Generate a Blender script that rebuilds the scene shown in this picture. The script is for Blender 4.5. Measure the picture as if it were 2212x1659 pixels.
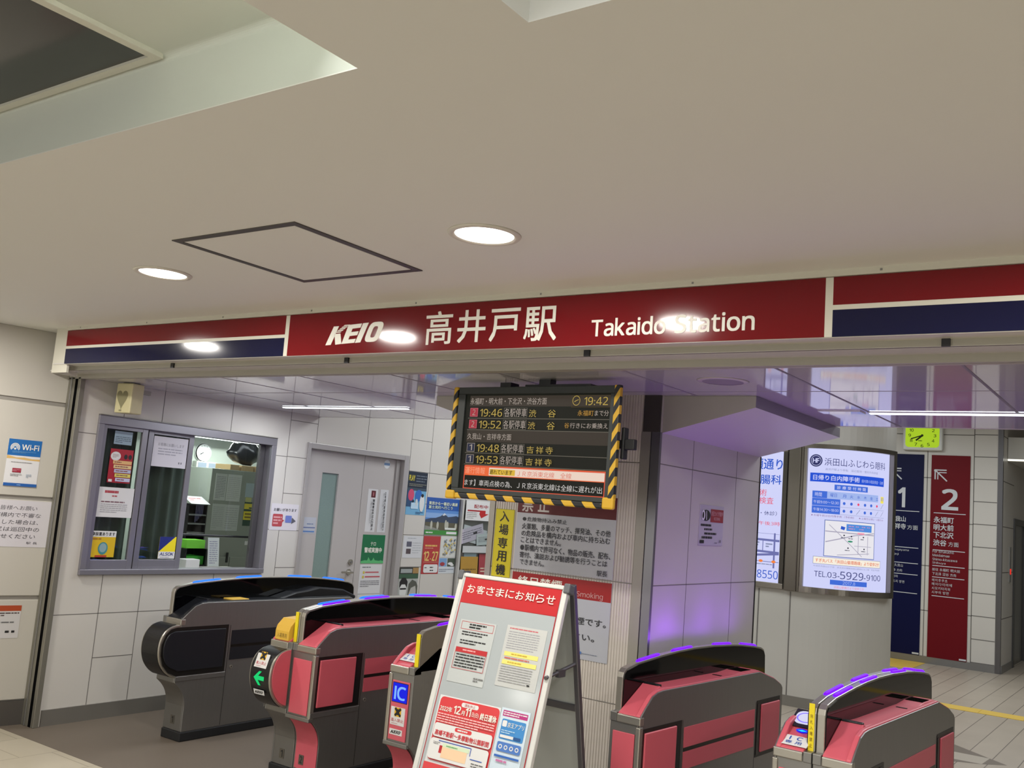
import bpy, bmesh, math, random
from mathutils import Vector, Matrix
random.seed(7)
S = bpy.context.scene
COL = S.collection
for o in list(bpy.data.objects):
    bpy.data.objects.remove(o)

# ------------------------------------------------------------------ camera
cam_d = bpy.data.cameras.new('camera')
cam = bpy.data.objects.new('camera', cam_d)
COL.objects.link(cam)
cam_d.sensor_fit = 'HORIZONTAL'
cam_d.sensor_width = 36.0
cam_d.lens = 2085.45 / 2212 * 36.0
yaw, pitch, roll = math.radians(-35.4118), math.radians(7.2895), math.radians(4.6571)
fwd = Vector((math.sin(yaw) * math.cos(pitch), math.cos(yaw) * math.cos(pitch), math.sin(pitch)))
rgt = Vector((math.cos(yaw), -math.sin(yaw), 0))
upv = rgt.cross(fwd)
r2 = math.cos(roll) * rgt + math.sin(roll) * upv
u2 = -math.sin(roll) * rgt + math.cos(roll) * upv
cm = Matrix((r2, u2, -fwd)).transposed().to_4x4()
cm.translation = (0, 0, 1.7)
cam.matrix_world = cm
S.camera = cam

# ------------------------------------------------------------------ world, exposure
S.view_settings.view_transform = 'Standard'
S.view_settings.look = 'None'
S.view_settings.exposure = 0.0
S.view_settings.gamma = 1.0
S.view_settings.use_curve_mapping = False
W = bpy.data.worlds.new('world')
S.world = W
W.use_nodes = True
bg = W.node_tree.nodes['Background']
bg.inputs[0].default_value = (1.0, 0.985, 0.95, 1)
bg.inputs[1].default_value = 1.55
S.cycles.use_denoising = True
S.cycles.sample_clamp_indirect = 6.0
S.cycles.max_bounces = 8


def s2l(c):
    return c / 12.92 if c <= 0.04045 else ((c + 0.055) / 1.055) ** 2.4


def hexc(h):
    h = h.lstrip('#')
    return tuple(s2l(int(h[i:i + 2], 16) / 255) for i in (0, 2, 4))


def area_light(name, loc, sx, sy, power, color=(1, 1, 1), rot=(0, 0, 0), shape='RECTANGLE', spread=180):
    d = bpy.data.lights.new(name, 'AREA')
    d.shape = shape
    d.size = sx
    if shape in ('RECTANGLE', 'ELLIPSE'):
        d.size_y = sy
    d.energy = power
    d.color = color
    d.spread = math.radians(spread)
    o = bpy.data.objects.new(name, d)
    o.location = loc
    o.rotation_euler = rot
    COL.objects.link(o)
    return o


WARM = (1.0, 0.96, 0.89)
COOL = (0.93, 0.97, 1.0)
DOWN_X = [-5.77, -3.908, -2.042, -0.18, 1.68]
for iy, yy in enumerate((2.63, 0.5, -1.9)):  # rows after the first are unseen, added to light the gate fronts
    for xx in DOWN_X:
        if iy == 1 and -4.2 < xx < 1.4:
            continue
        area_light('downlight_lamp', (xx, yy, 2.632), 0.2, 0.2, (28, 9, 9)[iy], WARM, (0, 0, 0), 'DISK')
area_light('trough_lamp', (0.1, 0.3, 2.83), 2.0, 1.6, 30, (0.92, 0.97, 1.0))
area_light('cove_lamp', (-1.60, 0.62, 2.80), 0.06, 1.2, 12.0, (0.98, 1.0, 0.97), (0, math.radians(-60), 0))
area_light('strip_lamp', (-5.33, 5.285, 2.335), 1.3, 0.05, 20, COOL)
area_light('strip_lamp', (-0.78, 5.285, 2.335), 1.3, 0.05, 5, COOL)
for xx, yy in ((-4.6, 8.0), (-4.0, 12.4), (-1.0, 8.0), (-1.0, 12.4)):
    area_light('hall_lamp', (xx, yy, 3.5), 1.6, 1.2, 64, (0.93, 0.98, 1.0))
area_light('office_lamp', (-7.7, 6.3, 2.22), 0.12, 1.0, 30, (0.93, 1.0, 0.97))
area_light('office_lamp', (-7.2, 4.9, 2.22), 0.12, 1.0, 20, (0.93, 1.0, 0.97))

# ------------------------------------------------------------------ materials
MATS = {}


def M(h, rough=0.5, metal=0.0, emit=0.0, spec=0.5, coat=0.0, noise=0.03, scale=6.0, bump=0.0, stretch=None):
    key = (h, rough, metal, emit, spec, coat, noise, scale, bump, stretch)
    if key in MATS:
        return MATS[key]
    m = bpy.data.materials.new('m_' + h.lstrip('#') + ('_metal' if metal else '') + ('_lit' if emit else ''))
    m.use_nodes = True
    nt = m.node_tree
    b = nt.nodes['Principled BSDF']
    c = hexc(h)
    b.inputs['Base Color'].default_value = (*c, 1)
    b.inputs['Roughness'].default_value = rough
    b.inputs['Metallic'].default_value = metal
    b.inputs['Specular IOR Level'].default_value = spec
    b.inputs['Coat Weight'].default_value = coat
    b.inputs['Coat Roughness'].default_value = 0.04
    if emit:
        b.inputs['Base Color'].default_value = (0.01, 0.01, 0.01, 1)
        b.inputs['Emission Color'].default_value = (*c, 1)
        b.inputs['Emission Strength'].default_value = emit
        b.inputs['Specular IOR Level'].default_value = 0.06
    elif noise:
        tc = nt.nodes.new('ShaderNodeTexCoord')
        mp = nt.nodes.new('ShaderNodeMapping')
        if stretch:
            mp.inputs['Scale'].default_value = stretch
        n = nt.nodes.new('ShaderNodeTexNoise')
        n.inputs['Scale'].default_value = scale
        n.inputs['Detail'].default_value = 4
        hs = nt.nodes.new('ShaderNodeMapRange')
        hs.inputs['To Min'].default_value = 1 - noise
        hs.inputs['To Max'].default_value = 1 + noise
        mx = nt.nodes.new('ShaderNodeVectorMath')
        mx.operation = 'SCALE'
        mx.inputs[0].default_value = c
        nt.links.new(tc.outputs['Object'], mp.inputs['Vector'])
        nt.links.new(mp.outputs[0], n.inputs['Vector'])
        nt.links.new(n.outputs[0], hs.inputs[0])
        nt.links.new(hs.outputs[0], mx.inputs['Scale'])
        nt.links.new(mx.outputs[0], b.inputs['Base Color'])
        if bump:
            bp = nt.nodes.new('ShaderNodeBump')
            bp.inputs['Strength'].default_value = bump
            bp.inputs['Distance'].default_value = 0.002
            nt.links.new(n.outputs[0], bp.inputs['Height'])
            nt.links.new(bp.outputs[0], b.inputs['Normal'])
    MATS[key] = m
    return m


def ink(h):
    return M(h, 0.45, noise=0)


def glow(h, e=1.0):
    return M(h, 0.4, emit=e)


STEEL = M('b4b0a6', 0.34, 0.85, noise=0.06, scale=3, stretch=(1, 1, 40))
STEEL_D = M('8e8d8a', 0.40, 0.82, noise=0.06, scale=3, stretch=(1, 30, 1))
CHROME = M('b9b6ae', 0.2, 1.0, noise=0.03)
BLACK = M('0b0c0f', 0.35, noise=0)
BLACKGLASS = M('030304', 0.05, spec=0.3, noise=0)
RUBBER = M('17181a', 0.6)
PINK = M('cf5c69', 0.42, noise=0.03)
DARKPAD = M('12141c', 0.45)
PAPER = M('dcdcdc', 0.5, noise=0.01)
JOINT = M('6d6965', 0.7)
YEL = M('e8d21c', 0.45, noise=0)


def glass_mat():
    m = bpy.data.materials.new('clear_glass')
    m.use_nodes = True
    nt = m.node_tree
    nt.nodes.remove(nt.nodes['Principled BSDF'])
    t = nt.nodes.new('ShaderNodeBsdfTransparent')
    t.inputs[0].default_value = (0.9, 0.93, 0.92, 1)
    g = nt.nodes.new('ShaderNodeBsdfGlossy')
    g.inputs['Roughness'].default_value = 0.02
    f = nt.nodes.new('ShaderNodeFresnel')
    f.inputs[0].default_value = 1.5
    x = nt.nodes.new('ShaderNodeMixShader')
    ge = nt.nodes.new('ShaderNodeNewGeometry')
    sb = nt.nodes.new('ShaderNodeMath'); sb.operation = 'SUBTRACT'; sb.use_clamp = True
    nt.links.new(f.outputs[0], sb.inputs[0])
    nt.links.new(ge.outputs['Backfacing'], sb.inputs[1])
    nt.links.new(sb.outputs[0], x.inputs[0])
    nt.links.new(t.outputs[0], x.inputs[1])
    nt.links.new(g.outputs[0], x.inputs[2])
    nt.links.new(x.outputs[0], nt.nodes['Material Output'].inputs[0])
    return m


GLASS = glass_mat()


def floor_mat(name, base, dark, mort, bw, bh, rough, off=(0, 0), msize=0.004):
    m = bpy.data.materials.new(name)
    m.use_nodes = True
    nt = m.node_tree
    b = nt.nodes['Principled BSDF']
    b.inputs['Roughness'].default_value = rough
    g = nt.nodes.new('ShaderNodeNewGeometry')
    mp = nt.nodes.new('ShaderNodeMapping')
    mp.inputs['Location'].default_value = (off[0], off[1], 0)
    mp.inputs['Rotation'].default_value = (0, 0, math.radians(90))
    br = nt.nodes.new('ShaderNodeTexBrick')
    br.inputs['Scale'].default_value = 1
    br.inputs['Brick Width'].default_value = bw
    br.inputs['Row Height'].default_value = bh
    br.inputs['Mortar Size'].default_value = msize
    br.inputs['Color1'].default_value = (*hexc(base), 1)
    br.inputs['Color2'].default_value = (*hexc(dark), 1)
    br.inputs['Mortar'].default_value = (*hexc(mort), 1)
    n = nt.nodes.new('ShaderNodeTexNoise')
    n.inputs['Scale'].default_value = 3.0
    n.inputs['Detail'].default_value = 6
    mr = nt.nodes.new('ShaderNodeMapRange')
    mr.inputs['To Min'].default_value = 0.88
    mr.inputs['To Max'].default_value = 1.1
    vm = nt.nodes.new('ShaderNodeVectorMath')
    vm.operation = 'SCALE'
    nt.links.new(g.outputs['Position'], mp.inputs[0])
    nt.links.new(mp.outputs[0], br.inputs['Vector'])
    nt.links.new(g.outputs['Position'], n.inputs['Vector'])
    nt.links.new(n.outputs[0], mr.inputs[0])
    nt.links.new(br.outputs[0], vm.inputs[0])
    nt.links.new(mr.outputs[0], vm.inputs['Scale'])
    nt.links.new(vm.outputs[0], b.inputs['Base Color'])
    return m


def hazard_mat(ax, ang, period=0.079, shift=0.0):
    # yellow and black diagonal warning tape
    m = bpy.data.materials.new('hazard_tape')
    m.use_nodes = True
    nt = m.node_tree
    b = nt.nodes['Principled BSDF']
    b.inputs['Roughness'].default_value = 0.45
    tc = nt.nodes.new('ShaderNodeTexCoord')
    sp = nt.nodes.new('ShaderNodeSeparateXYZ')
    nt.links.new(tc.outputs['Object'], sp.inputs[0])
    ma = nt.nodes.new('ShaderNodeMath'); ma.operation = 'MULTIPLY_ADD'
    ma.inputs[1].default_value = ang
    nt.links.new(sp.outputs['X' if ax == 'Z' else 'Z'], ma.inputs[0])
    nt.links.new(sp.outputs[ax], ma.inputs[2])
    m2 = nt.nodes.new('ShaderNodeMath'); m2.operation = 'MULTIPLY_ADD'
    m2.inputs[1].default_value = 1 / period
    m2.inputs[2].default_value = shift + 100
    nt.links.new(ma.outputs[0], m2.inputs[0])
    fr = nt.nodes.new('ShaderNodeMath'); fr.operation = 'FRACT'
    nt.links.new(m2.outputs[0], fr.inputs[0])
    gt = nt.nodes.new('ShaderNodeMath'); gt.operation = 'GREATER_THAN'
    gt.inputs[1].default_value = 0.5
    nt.links.new(fr.outputs[0], gt.inputs[0])
    mx = nt.nodes.new('ShaderNodeMix'); mx.data_type = 'RGBA'
    mx.inputs['A'].default_value = (*hexc('14161a'), 1)
    mx.inputs['B'].default_value = (*hexc('d0a428'), 1)
    nt.links.new(gt.outputs[0], mx.inputs['Factor'])
    nt.links.new(mx.outputs['Result'], b.inputs['Base Color'])
    return m


# ------------------------------------------------------------------ mesh building
class MB:
    def __init__(s):
        s.v, s.f, s.m, s.mats = [], [], [], []

    def mi(s, m):
        if m not in s.mats:
            s.mats.append(m)
        return s.mats.index(m)

    def face(s, pts, m):
        i = len(s.v)
        s.v += [tuple(p) for p in pts]
        s.f.append(tuple(range(i, i + len(pts))))
        s.m.append(s.mi(m))

    def solid(s, vs, fs, m):
        i = len(s.v)
        s.v += [tuple(p) for p in vs]
        k = s.mi(m)
        for f in fs:
            s.f.append(tuple(i + j for j in f))
            s.m.append(k)

    def box(s, x0, y0, z0, x1, y1, z1, m):
        x0, x1 = min(x0, x1), max(x0, x1)
        y0, y1 = min(y0, y1), max(y0, y1)
        z0, z1 = min(z0, z1), max(z0, z1)
        s.solid([(x0, y0, z0), (x1, y0, z0), (x1, y1, z0), (x0, y1, z0), (x0, y0, z1), (x1, y0, z1), (x1, y1, z1), (x0, y1, z1)],
                [(0, 3, 2, 1), (4, 5, 6, 7), (0, 1, 5, 4), (1, 2, 6, 5), (2, 3, 7, 6), (3, 0, 4, 7)], m)

    def prism(s, prof, a, b, m, ax='x'):
        # prof: 2D outline in the two other axes; extruded a..b along ax
        n = len(prof)
        mk = {'x': lambda p, t: (t, p[0], p[1]), 'y': lambda p, t: (p[0], t, p[1]), 'z': lambda p, t: (p[0], p[1], t)}[ax]
        vs = [mk(p, a) for p in prof] + [mk(p, b) for p in prof]
        fs = [tuple(range(n - 1, -1, -1)), tuple(range(n, 2 * n))]
        fs += [(i, (i + 1) % n, n + (i + 1) % n, n + i) for i in range(n)]
        s.solid(vs, fs, m)

    def ribbon(s, prof, a, b, t, m):
        # thin curved sheet following the (y,z) profile, of thickness t, extruded a..b along x
        out = []
        n = len(prof)
        for i, p in enumerate(prof):
            q0, q1 = prof[max(0, i - 1)], prof[min(n - 1, i + 1)]
            dy, dz = q1[0] - q0[0], q1[1] - q0[1]
            l = math.hypot(dy, dz)
            out.append((p[0] - dz / l * t, p[1] + dy / l * t))
        s.prism(list(prof) + out[::-1], a, b, m)

    def cyl(s, p0, p1, r, m, n=16, r1=None):
        p0, p1 = Vector(p0), Vector(p1)
        r1 = r if r1 is None else r1
        d = (p1 - p0).normalized()
        a = d.orthogonal().normalized()
        b = d.cross(a)
        vs = []
        for p, q in ((p0, r), (p1, r1)):
            for i in range(n):
                t = 2 * math.pi * i / n
                vs.append(p + (a * math.cos(t) + b * math.sin(t)) * q)
        fs = [tuple(range(n - 1, -1, -1)), tuple(range(n, 2 * n))] + [(i, (i + 1) % n, n + (i + 1) % n, n + i) for i in range(n)]
        s.solid(vs, fs, m)

    def lathe(s, prof, m, n=32, c=(0, 0, 0)):
        # prof: (r,z) list round the z axis
        k = len(prof)
        vs, fs = [], []
        for i in range(n):
            t = 2 * math.pi * i / n
            for r, z in prof:
                vs.append((c[0] + r * math.cos(t), c[1] + r * math.sin(t), c[2] + z))
        for i in range(n):
            j = (i + 1) % n
            for q in range(k - 1):
                fs.append((i * k + q, j * k + q, j * k + q + 1, i * k + q + 1))
        s.solid(vs, fs, m)

    def build(s, name, parent=None, bevel=0.0, segs=2, smooth=False, recalc=True, mat=None, loc=None):
        me = bpy.data.meshes.new(name)
        me.from_pydata(s.v, [], s.f)
        for m in s.mats:
            me.materials.append(m)
        for p, k in zip(me.polygons, s.m):
            p.material_index = k
            p.use_smooth = smooth
        if recalc:
            bm = bmesh.new()
            bm.from_mesh(me)
            bmesh.ops.recalc_face_normals(bm, faces=bm.faces)
            bm.to_mesh(me)
            bm.free()
        o = bpy.data.objects.new(name, me)
        COL.objects.link(o)
        if parent:
            o.parent = parent
        if mat is not None:
            o.matrix_local = mat
        if loc is not None:
            o.location = loc
        if bevel:
            b = o.modifiers.new('bevel', 'BEVEL')
            b.width = bevel
            b.segments = segs
            b.limit_method = 'ANGLE'
            b.angle_limit = math.radians(50)
            b.harden_normals = False
        return o


def tag(o, label, cat, group=None, kind=None):
    if label: o['label'] = label
    if cat: o['category'] = cat
    if group: o['group'] = group
    if kind: o['kind'] = kind
    return o


def struct(o):
    o['kind'] = 'structure'
    return o


def empty(name, loc=(0, 0, 0), rz=0.0, mat=None):
    o = bpy.data.objects.new(name, None)
    o.empty_display_size = 0.1
    COL.objects.link(o)
    if mat is not None:
        o.matrix_local = mat
    else:
        o.location = loc
        o.rotation_euler = (0, 0, rz)
    return o


def frame(origin, ux, uz):
    ux, uz = Vector(ux).normalized(), Vector(uz).normalized()
    uy = uz.cross(ux)
    m = Matrix((ux, uy, uz)).transposed().to_4x4()
    m.translation = origin
    return m


def at_facade(x, y, z): return frame((x, y, z), (1, 0, 0), (0, 0, 1))
def at_left(y, z, x=-6.31): return frame((x, y, z), (0, 1, 0), (0, 0, 1))


# ------------------------------------------------------------------ lettering
TXT = {}
_cu = bpy.data.curves.new('glyphs', 'FONT')
_to = bpy.data.objects.new('glyphs', _cu)


def raw(body, bold):
    _cu.body = body
    _cu.offset = bold
    _cu.resolution_u = 2
    me = _to.to_mesh()
    vs = [(v.co.x, v.co.y) for v in me.vertices]
    fs = [tuple(p.vertices) for p in me.polygons]
    _to.to_mesh_clear()
    return vs, fs


def glyph(body, bold=0.0):
    # outlines of a text run, normalised to its own box; latin letters and digits use the sans-serif alphabet
    k = (body, bold)
    if k not in TXT:
        vs, fs, x = [], [], 0.0
        for ch in body:
            if ch in ' \u3000':
                x += 0.32 if ch == ' ' else 1.0
                continue
            asc = ord(ch) < 0x2000
            g_ = ch
            if 'A' <= ch <= 'Z' and ch != 'I': g_ = chr(0x1D5A0 + ord(ch) - 65)
            elif 'a' <= ch <= 'z': g_ = chr(0x1D5BA + ord(ch) - 97)
            elif '0' <= ch <= '9': g_ = chr(0x1D7E2 + ord(ch) - 48)
            v, f = raw(g_, bold)
            if ch == 'I': v = [(q[0] * 1.02, q[1] * 1.047) for q in v]
            if not v:
                continue
            lo, hi = min(q[0] for q in v), max(q[0] for q in v)
            wide = not (asc or ord(ch) < 0x2000)
            sx = 1.0
            off = x if wide else x + 0.05 - lo * sx
            i = len(vs)
            vs += [(q[0] * sx + off, q[1]) for q in v]
            fs += [tuple(i + j for j in g) for g in f]
            x += 1.0 if wide else (hi - lo) * sx + 0.095
        x0, x1 = min(v[0] for v in vs), max(v[0] for v in vs)
        y0, y1 = min(v[1] for v in vs), max(v[1] for v in vs)
        TXT[k] = ([((q[0] - x0) / (x1 - x0), (q[1] - y0) / (y1 - y0)) for q in vs], fs)
    return TXT[k]


class P(MB):
    """flat print: local x right, z up, -y towards the viewer"""

    def __init__(s, t=0.0, step=0.0003):
        super().__init__()
        s.y = -t
        s.step = step

    def slab(s, u0, v0, u1, v1, m, t=0.002):
        s.box(u0, 0, v0, u1, -t, v1, m)
        s.y = min(s.y, -t)

    def up(s):
        s.y -= s.step

    def rect(s, u0, v0, u1, v1, m, up=True):
        if up: s.up()
        s.face([(u0, s.y, v0), (u1, s.y, v0), (u1, s.y, v1), (u0, s.y, v1)], m)

    def poly(s, pts, m, up=True):
        if up: s.up()
        s.face([(u, s.y, v) for u, v in pts], m)

    def rrect(s, u0, v0, u1, v1, r, m):
        pts = []
        for cx, cy, a in ((u1 - r, v0 + r, -90), (u1 - r, v1 - r, 0), (u0 + r, v1 - r, 90), (u0 + r, v0 + r, 180)):
            for k in range(5):
                t = math.radians(a + k * 22.5)
                pts.append((cx + r * math.cos(t), cy + r * math.sin(t)))
        s.poly(pts, m)

    def ell(s, u, v, a, b, m, n=24):
        s.poly([(u + a * math.cos(2 * math.pi * i / n), v + b * math.sin(2 * math.pi * i / n)) for i in range(n)], m)

    def ring(s, u, v, a, b, w, m, n=28):
        s.up()
        c = [(math.cos(2 * math.pi * i / n), math.sin(2 * math.pi * i / n)) for i in range(n + 1)]
        for i in range(n):
            (c0, s0), (c1, s1) = c[i], c[i + 1]
            s.face([(u + a * c0, s.y, v + b * s0), (u + a * c1, s.y, v + b * s1), (u + (a - w) * c1, s.y, v + (b - w) * s1), (u + (a - w) * c0, s.y, v + (b - w) * s0)], m)

    def outline(s, u0, v0, u1, v1, w, m):
        s.up()
        for a in ((u0, v0, u1, v0 + w), (u0, v1 - w, u1, v1), (u0, v0 + w, u0 + w, v1 - w), (u1 - w, v0 + w, u1, v1 - w)):
            s.rect(*a, m, up=False)

    def line(s, u0, v0, u1, v1, w, m):
        d = math.hypot(u1 - u0, v1 - v0)
        nx, ny = -(v1 - v0) / d * w / 2, (u1 - u0) / d * w / 2
        s.poly([(u0 + nx, v0 + ny), (u0 - nx, v0 - ny), (u1 - nx, v1 - ny), (u1 + nx, v1 + ny)], m)

    def text(s, body, u0, v0, u1, v1, m, bold=0.0, slant=0.0):
        vs, fs = glyph(body)
        s.up()
        e = abs(bold) * 0.8 * (v1 - v0) if bold > 0 else 0
        for k, (dx, dz) in enumerate(((-e, -e), (e, e), (-e, e), (e, -e)) if e else ((0, 0),)):
            s.solid([(u0 + e + x * (u1 - u0 - 2 * e) + slant * y * (v1 - v0) + dx, s.y - k * 0.00012, v0 + e + y * (v1 - v0 - 2 * e) + dz) for x, y in vs], fs, m)
        s.y -= 0.00036 if e else 0

    def col(s, body, u0, v0, u1, v1, m, bold=0.0, fill=0.82):
        n = len(body)
        h = (v1 - v0) / n
        for i, c in enumerate(body):
            t = v1 - i * h
            s.text(c, u0, t - h * (0.5 + fill / 2), u1, t - h * (0.5 - fill / 2), m, bold)

    def rows(s, u0, v0, u1, v1, n, m, fill=0.5, gap=0.25, full=False):
        # rows of tiny unreadable print
        h = (v1 - v0) / n
        s.up()
        for i in range(n):
            b = v1 - (i + 1) * h + h * (1 - fill) / 2
            e = u1 if (full or i < n - 1) else u0 + (u1 - u0) * random.uniform(0.4, 0.9)
            u = u0
            while u < e:
                w = h * random.uniform(0.8, 3.0)
                s.rect(u, b, min(u + w, e), b + h * fill, m, up=False)
                u += w + h * gap


def keio(p, u0, v0, u1, v1, m):
    def c(q): return [(u0 + (x - 50) / 543 * (u1 - u0), v0 + (224 - y) / 200 * (v1 - v0)) for x, y in q]
    p.up()
    p.poly(c([(50, 224), (118, 45), (168, 45), (103, 222)]), m, up=False)
    for i in range(5):
        y = 36 + i * 15.5
        x = 222 - i * 19
        p.poly(c([(x, y), (x - 12, y + 10), (x + 40, y + 9), (x + 52, y - 1)]), m, up=False)
    p.poly(c([(130, 118), (188, 116), (206, 216), (147, 222)]), m, up=False)
    p.poly(c([(206, 217), (259, 38), (386, 31), (374, 70), (300, 76), (290, 108), (360, 103), (349, 140), (279, 145), (268, 178), (339, 173), (327, 211)]), m, up=False)
    p.poly(c([(333, 213), (395, 30), (448, 27), (384, 210)]), m, up=False)

    def se(a, b, t):
        ct, st = math.cos(t), math.sin(t)
        x, y = a * math.copysign(abs(ct) ** 0.55, ct), b * math.copysign(abs(st) ** 0.55, st)
        return (504 + x - 0.3 * y, 117 + y)
    n = 28
    for i in range(n):
        t0, t1 = 2 * math.pi * i / n, 2 * math.pi * (i + 1) / n
        p.poly(c([se(66, 93, t0), se(66, 93, t1), se(22, 52, t1), se(22, 52, t0)]), m, up=False)


WHITE_INK = ink('e6e4da')
BLK = ink('1c1c1e')
RED = ink('b3262c')
BLUE = ink('1b4fae')

# ================================================================== SETTING
WALLP = M('c9c5bf', 0.38, noise=0.025, scale=2.5)
PILLARP = M('bdb8b6', 0.4, noise=0.02)
BASE = M('86837d', 0.4, 0.5, noise=0.05)
CEIL = M('e4e4de', 0.75, noise=0.012, scale=1.2)
GLOSSC = M('c6c4c7', 0.05, spec=0.75, noise=0.01)
SEAM = M('6f6a70', 0.5, noise=0)

# floors
b = MB(); b.box(-9.3, 6.2, -0.1, 6, 18, 0.0, floor_mat('hall_tiles', 'aca192', 'a4998b', '6b6259', 40, 0.2, 0.42, (0.0, 0.13)))
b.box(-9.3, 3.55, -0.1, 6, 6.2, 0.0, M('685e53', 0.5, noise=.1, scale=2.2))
inl = ink('a79e90'); ind = ink('6e6459')
b.face([(-1.676, 9.32, .0006), (-1.63, 8.99, .0006), (-1.352, 9.0, .0006)], ind)
b.face([(-1.72, 9.0, .0007), (-1.69, 8.70, .0007), (-1.366, 8.712, .0007), (-1.352, 9.0, .0007)], inl)
b.face([(-1.366, 8.712, .0006), (-1.206, 8.86, .0006), (-1.352, 9.0, .0006)], ind)
b.face([(-1.69, 8.70, .0006), (-1.56, 8.60, .0006), (-1.366, 8.712, .0006)], ind)
struct(b.build('floor', recalc=False))
b = MB(); b.box(-9.3, -6, -0.1, 6, 3.548, 0.0, floor_mat('lobby_tiles', 'b4ab98', 'aca390', '8c8371', 0.4, 0.4, 0.35, (0.1, 0.1), 0.003))
struct(b.build('floor_lobby'))
tp = M('d2b04c', 0.6, noise=0.06)
b = MB()
for k in range(26):
    x0 = -8 + k * 0.42 - 0.11
    b.box(x0, 11.245, 0, x0 + 0.417, 11.52, 0.004, tp)
tag(b.build('guide_strip'), 'long yellow guide strip across the pale tiled floor behind the gates', 'guide strip')
b = MB()
for k in range(7):
    x0 = -5.2 + k * 0.302
    b.box(x0, 14.0, 0, x0 + 0.3, 14.93, 0.004, tp)
tag(b.build('guide_strip'), 'tan yellow guide strip at the foot of the navy platform sign', 'guide strip')

# lobby ceiling with two recessed troughs
ZC = 2.65
ZR = 2.838
b = MB()
T1 = (-4.6, -1.528, -1.2, 1.452)
T2 = (-1.064, 1.4, -1.2, 1.452)
def slab(x0, y0, x1, y1): b.box(x0, y0, ZC, x1, y1, ZC + 0.003, CEIL)
slab(-9.3, 1.452, 6, 3.76)
slab(-9.3, -6, 6, -1.2)
slab(-9.3, -1.2, T1[0], 1.452); slab(T1[1], -1.2, T2[0], 1.452); slab(T2[1], -1.2, 6, 1.452)
for t, wm in ((T1, M('d1d5cc', 0.6, noise=0.01)), (T2, M('e2e2dc', 0.6, noise=0.01))):
    x0, x1, y0, y1 = t
    b.box(x0, y1, ZC + 0.003, x1, y1 + 0.02, ZR + 0.02, wm)
    b.box(x0, y0 - 0.02, ZC + 0.003, x1, y0, ZR + 0.02, wm)
    b.box(x0 - 0.02, y0 - 0.02, ZC + 0.003, x0, y1 + 0.02, ZR + 0.02, wm)
    b.box(x1, y0 - 0.02, ZC + 0.003, x1 + 0.02, y1 + 0.02, ZR + 0.02, wm)
    b.box(x0, y0, ZR, x1, y1, ZR + 0.02, wm)
    # rounded cove between the far wall of the trough and its ceiling
    pr = [(y1, ZR - 0.02)] + [(y1 - 0.02 + 0.02 * math.cos(a), ZR - 0.02 + 0.02 * math.sin(a)) for a in [math.radians(q) for q in (15, 30, 45, 60, 75)]] + [(y1 - 0.02, ZR), (y1, ZR)]
    b.prism(pr, x0, x1, wm)
struct(b.build('ceiling_lobby'))

t = empty('ceiling_panel', (-3.2, 0.3, ZR))
tag(t, 'dark glossy panel with pale frame in the sunken ceiling trough', 'ceiling panel')
b = MB(); b.box(-1.2, -1.2, -0.006, 0.905, 1.115, 0, M('23241f', 0.12, noise=0)); b.build('dark_pane', t)
b = MB()
fm_ = M('d5d3c6', 0.4)
b.box(-1.23, 1.115, -0.014, 0.935, 1.14, 0, fm_); b.box(0.905, -1.2, -0.014, 0.935, 1.115, 0, fm_)
b.box(-1.23, -1.2, -0.014, -1.2, 1.115, 0, fm_); b.box(-1.23, -1.23, -0.014, 0.935, -1.2, 0, fm_)
b.build('pane_frame', t)

t = empty('access_hatch', (-2.972, 2.616, ZC))
tag(t, 'square ceiling hatch outlined by a dark frame, between two downlights', 'hatch')
b = MB(); b.box(-0.32, -0.322, -0.003, 0.32, 0.322, 0, CEIL); b.build('panel', t)
b = MB(); fd = M('55504c', 0.5, 0.3)
a_, c_ = 0.356, 0.326
b.box(-a_, -a_, -0.004, a_, -c_, 0, fd); b.box(-a_, c_, -0.004, a_, a_, 0, fd)
b.box(-a_, -c_, -0.004, -c_, c_, 0, fd); b.box(c_, -c_, -0.004, a_, c_, 0, fd)
b.build('hatch_frame', t)

LAB = {(-5.77, 0): 'downlight in the ceiling off the far end of the sign', (-3.908, 0): 'lit round downlight between the ceiling hatch and the striped end of the sign',
       (-2.042, 0): 'lit round downlight in the ceiling above the white kanji', (-0.18, 0): 'downlight cut by the right edge of the photo'}
first = None
for iy, yy in enumerate((2.63, 0.5, -1.9)):
    for xx in DOWN_X:
        if iy == 1 and -4.2 < xx < 1.4:
            continue
        if first is None:
            first = t = empty('downlight')
            b = MB(); b.lathe([(0.105, -0.002), (0.112, -0.008), (0.128, -0.006), (0.132, 0), (0.105, 0)], M('d9d4c8', 0.35), 40); b.build('trim_ring', t, smooth=True)
            b = MB(); b.lathe([(0.0005, -0.004), (0.08, -0.004), (0.106, -0.003)], glow('fff4ea', 6.0), 40); b.build('lamp_disc', t, recalc=False)
            kids = list(t.children)
        else:
            t = first.copy(); COL.objects.link(t)
            for ch in kids:
                c = ch.copy(); COL.objects.link(c); c.parent = t
        t.location = (xx, yy, ZC)
        tag(t, LAB.get((xx, iy), 'unseen downlight added out of view to light the lobby'), 'ceiling light', 'recessed downlights in the lobby ceiling')
        t['label'] = LAB.get((xx, iy), 'unseen downlight added out of view to light the lobby')

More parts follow.
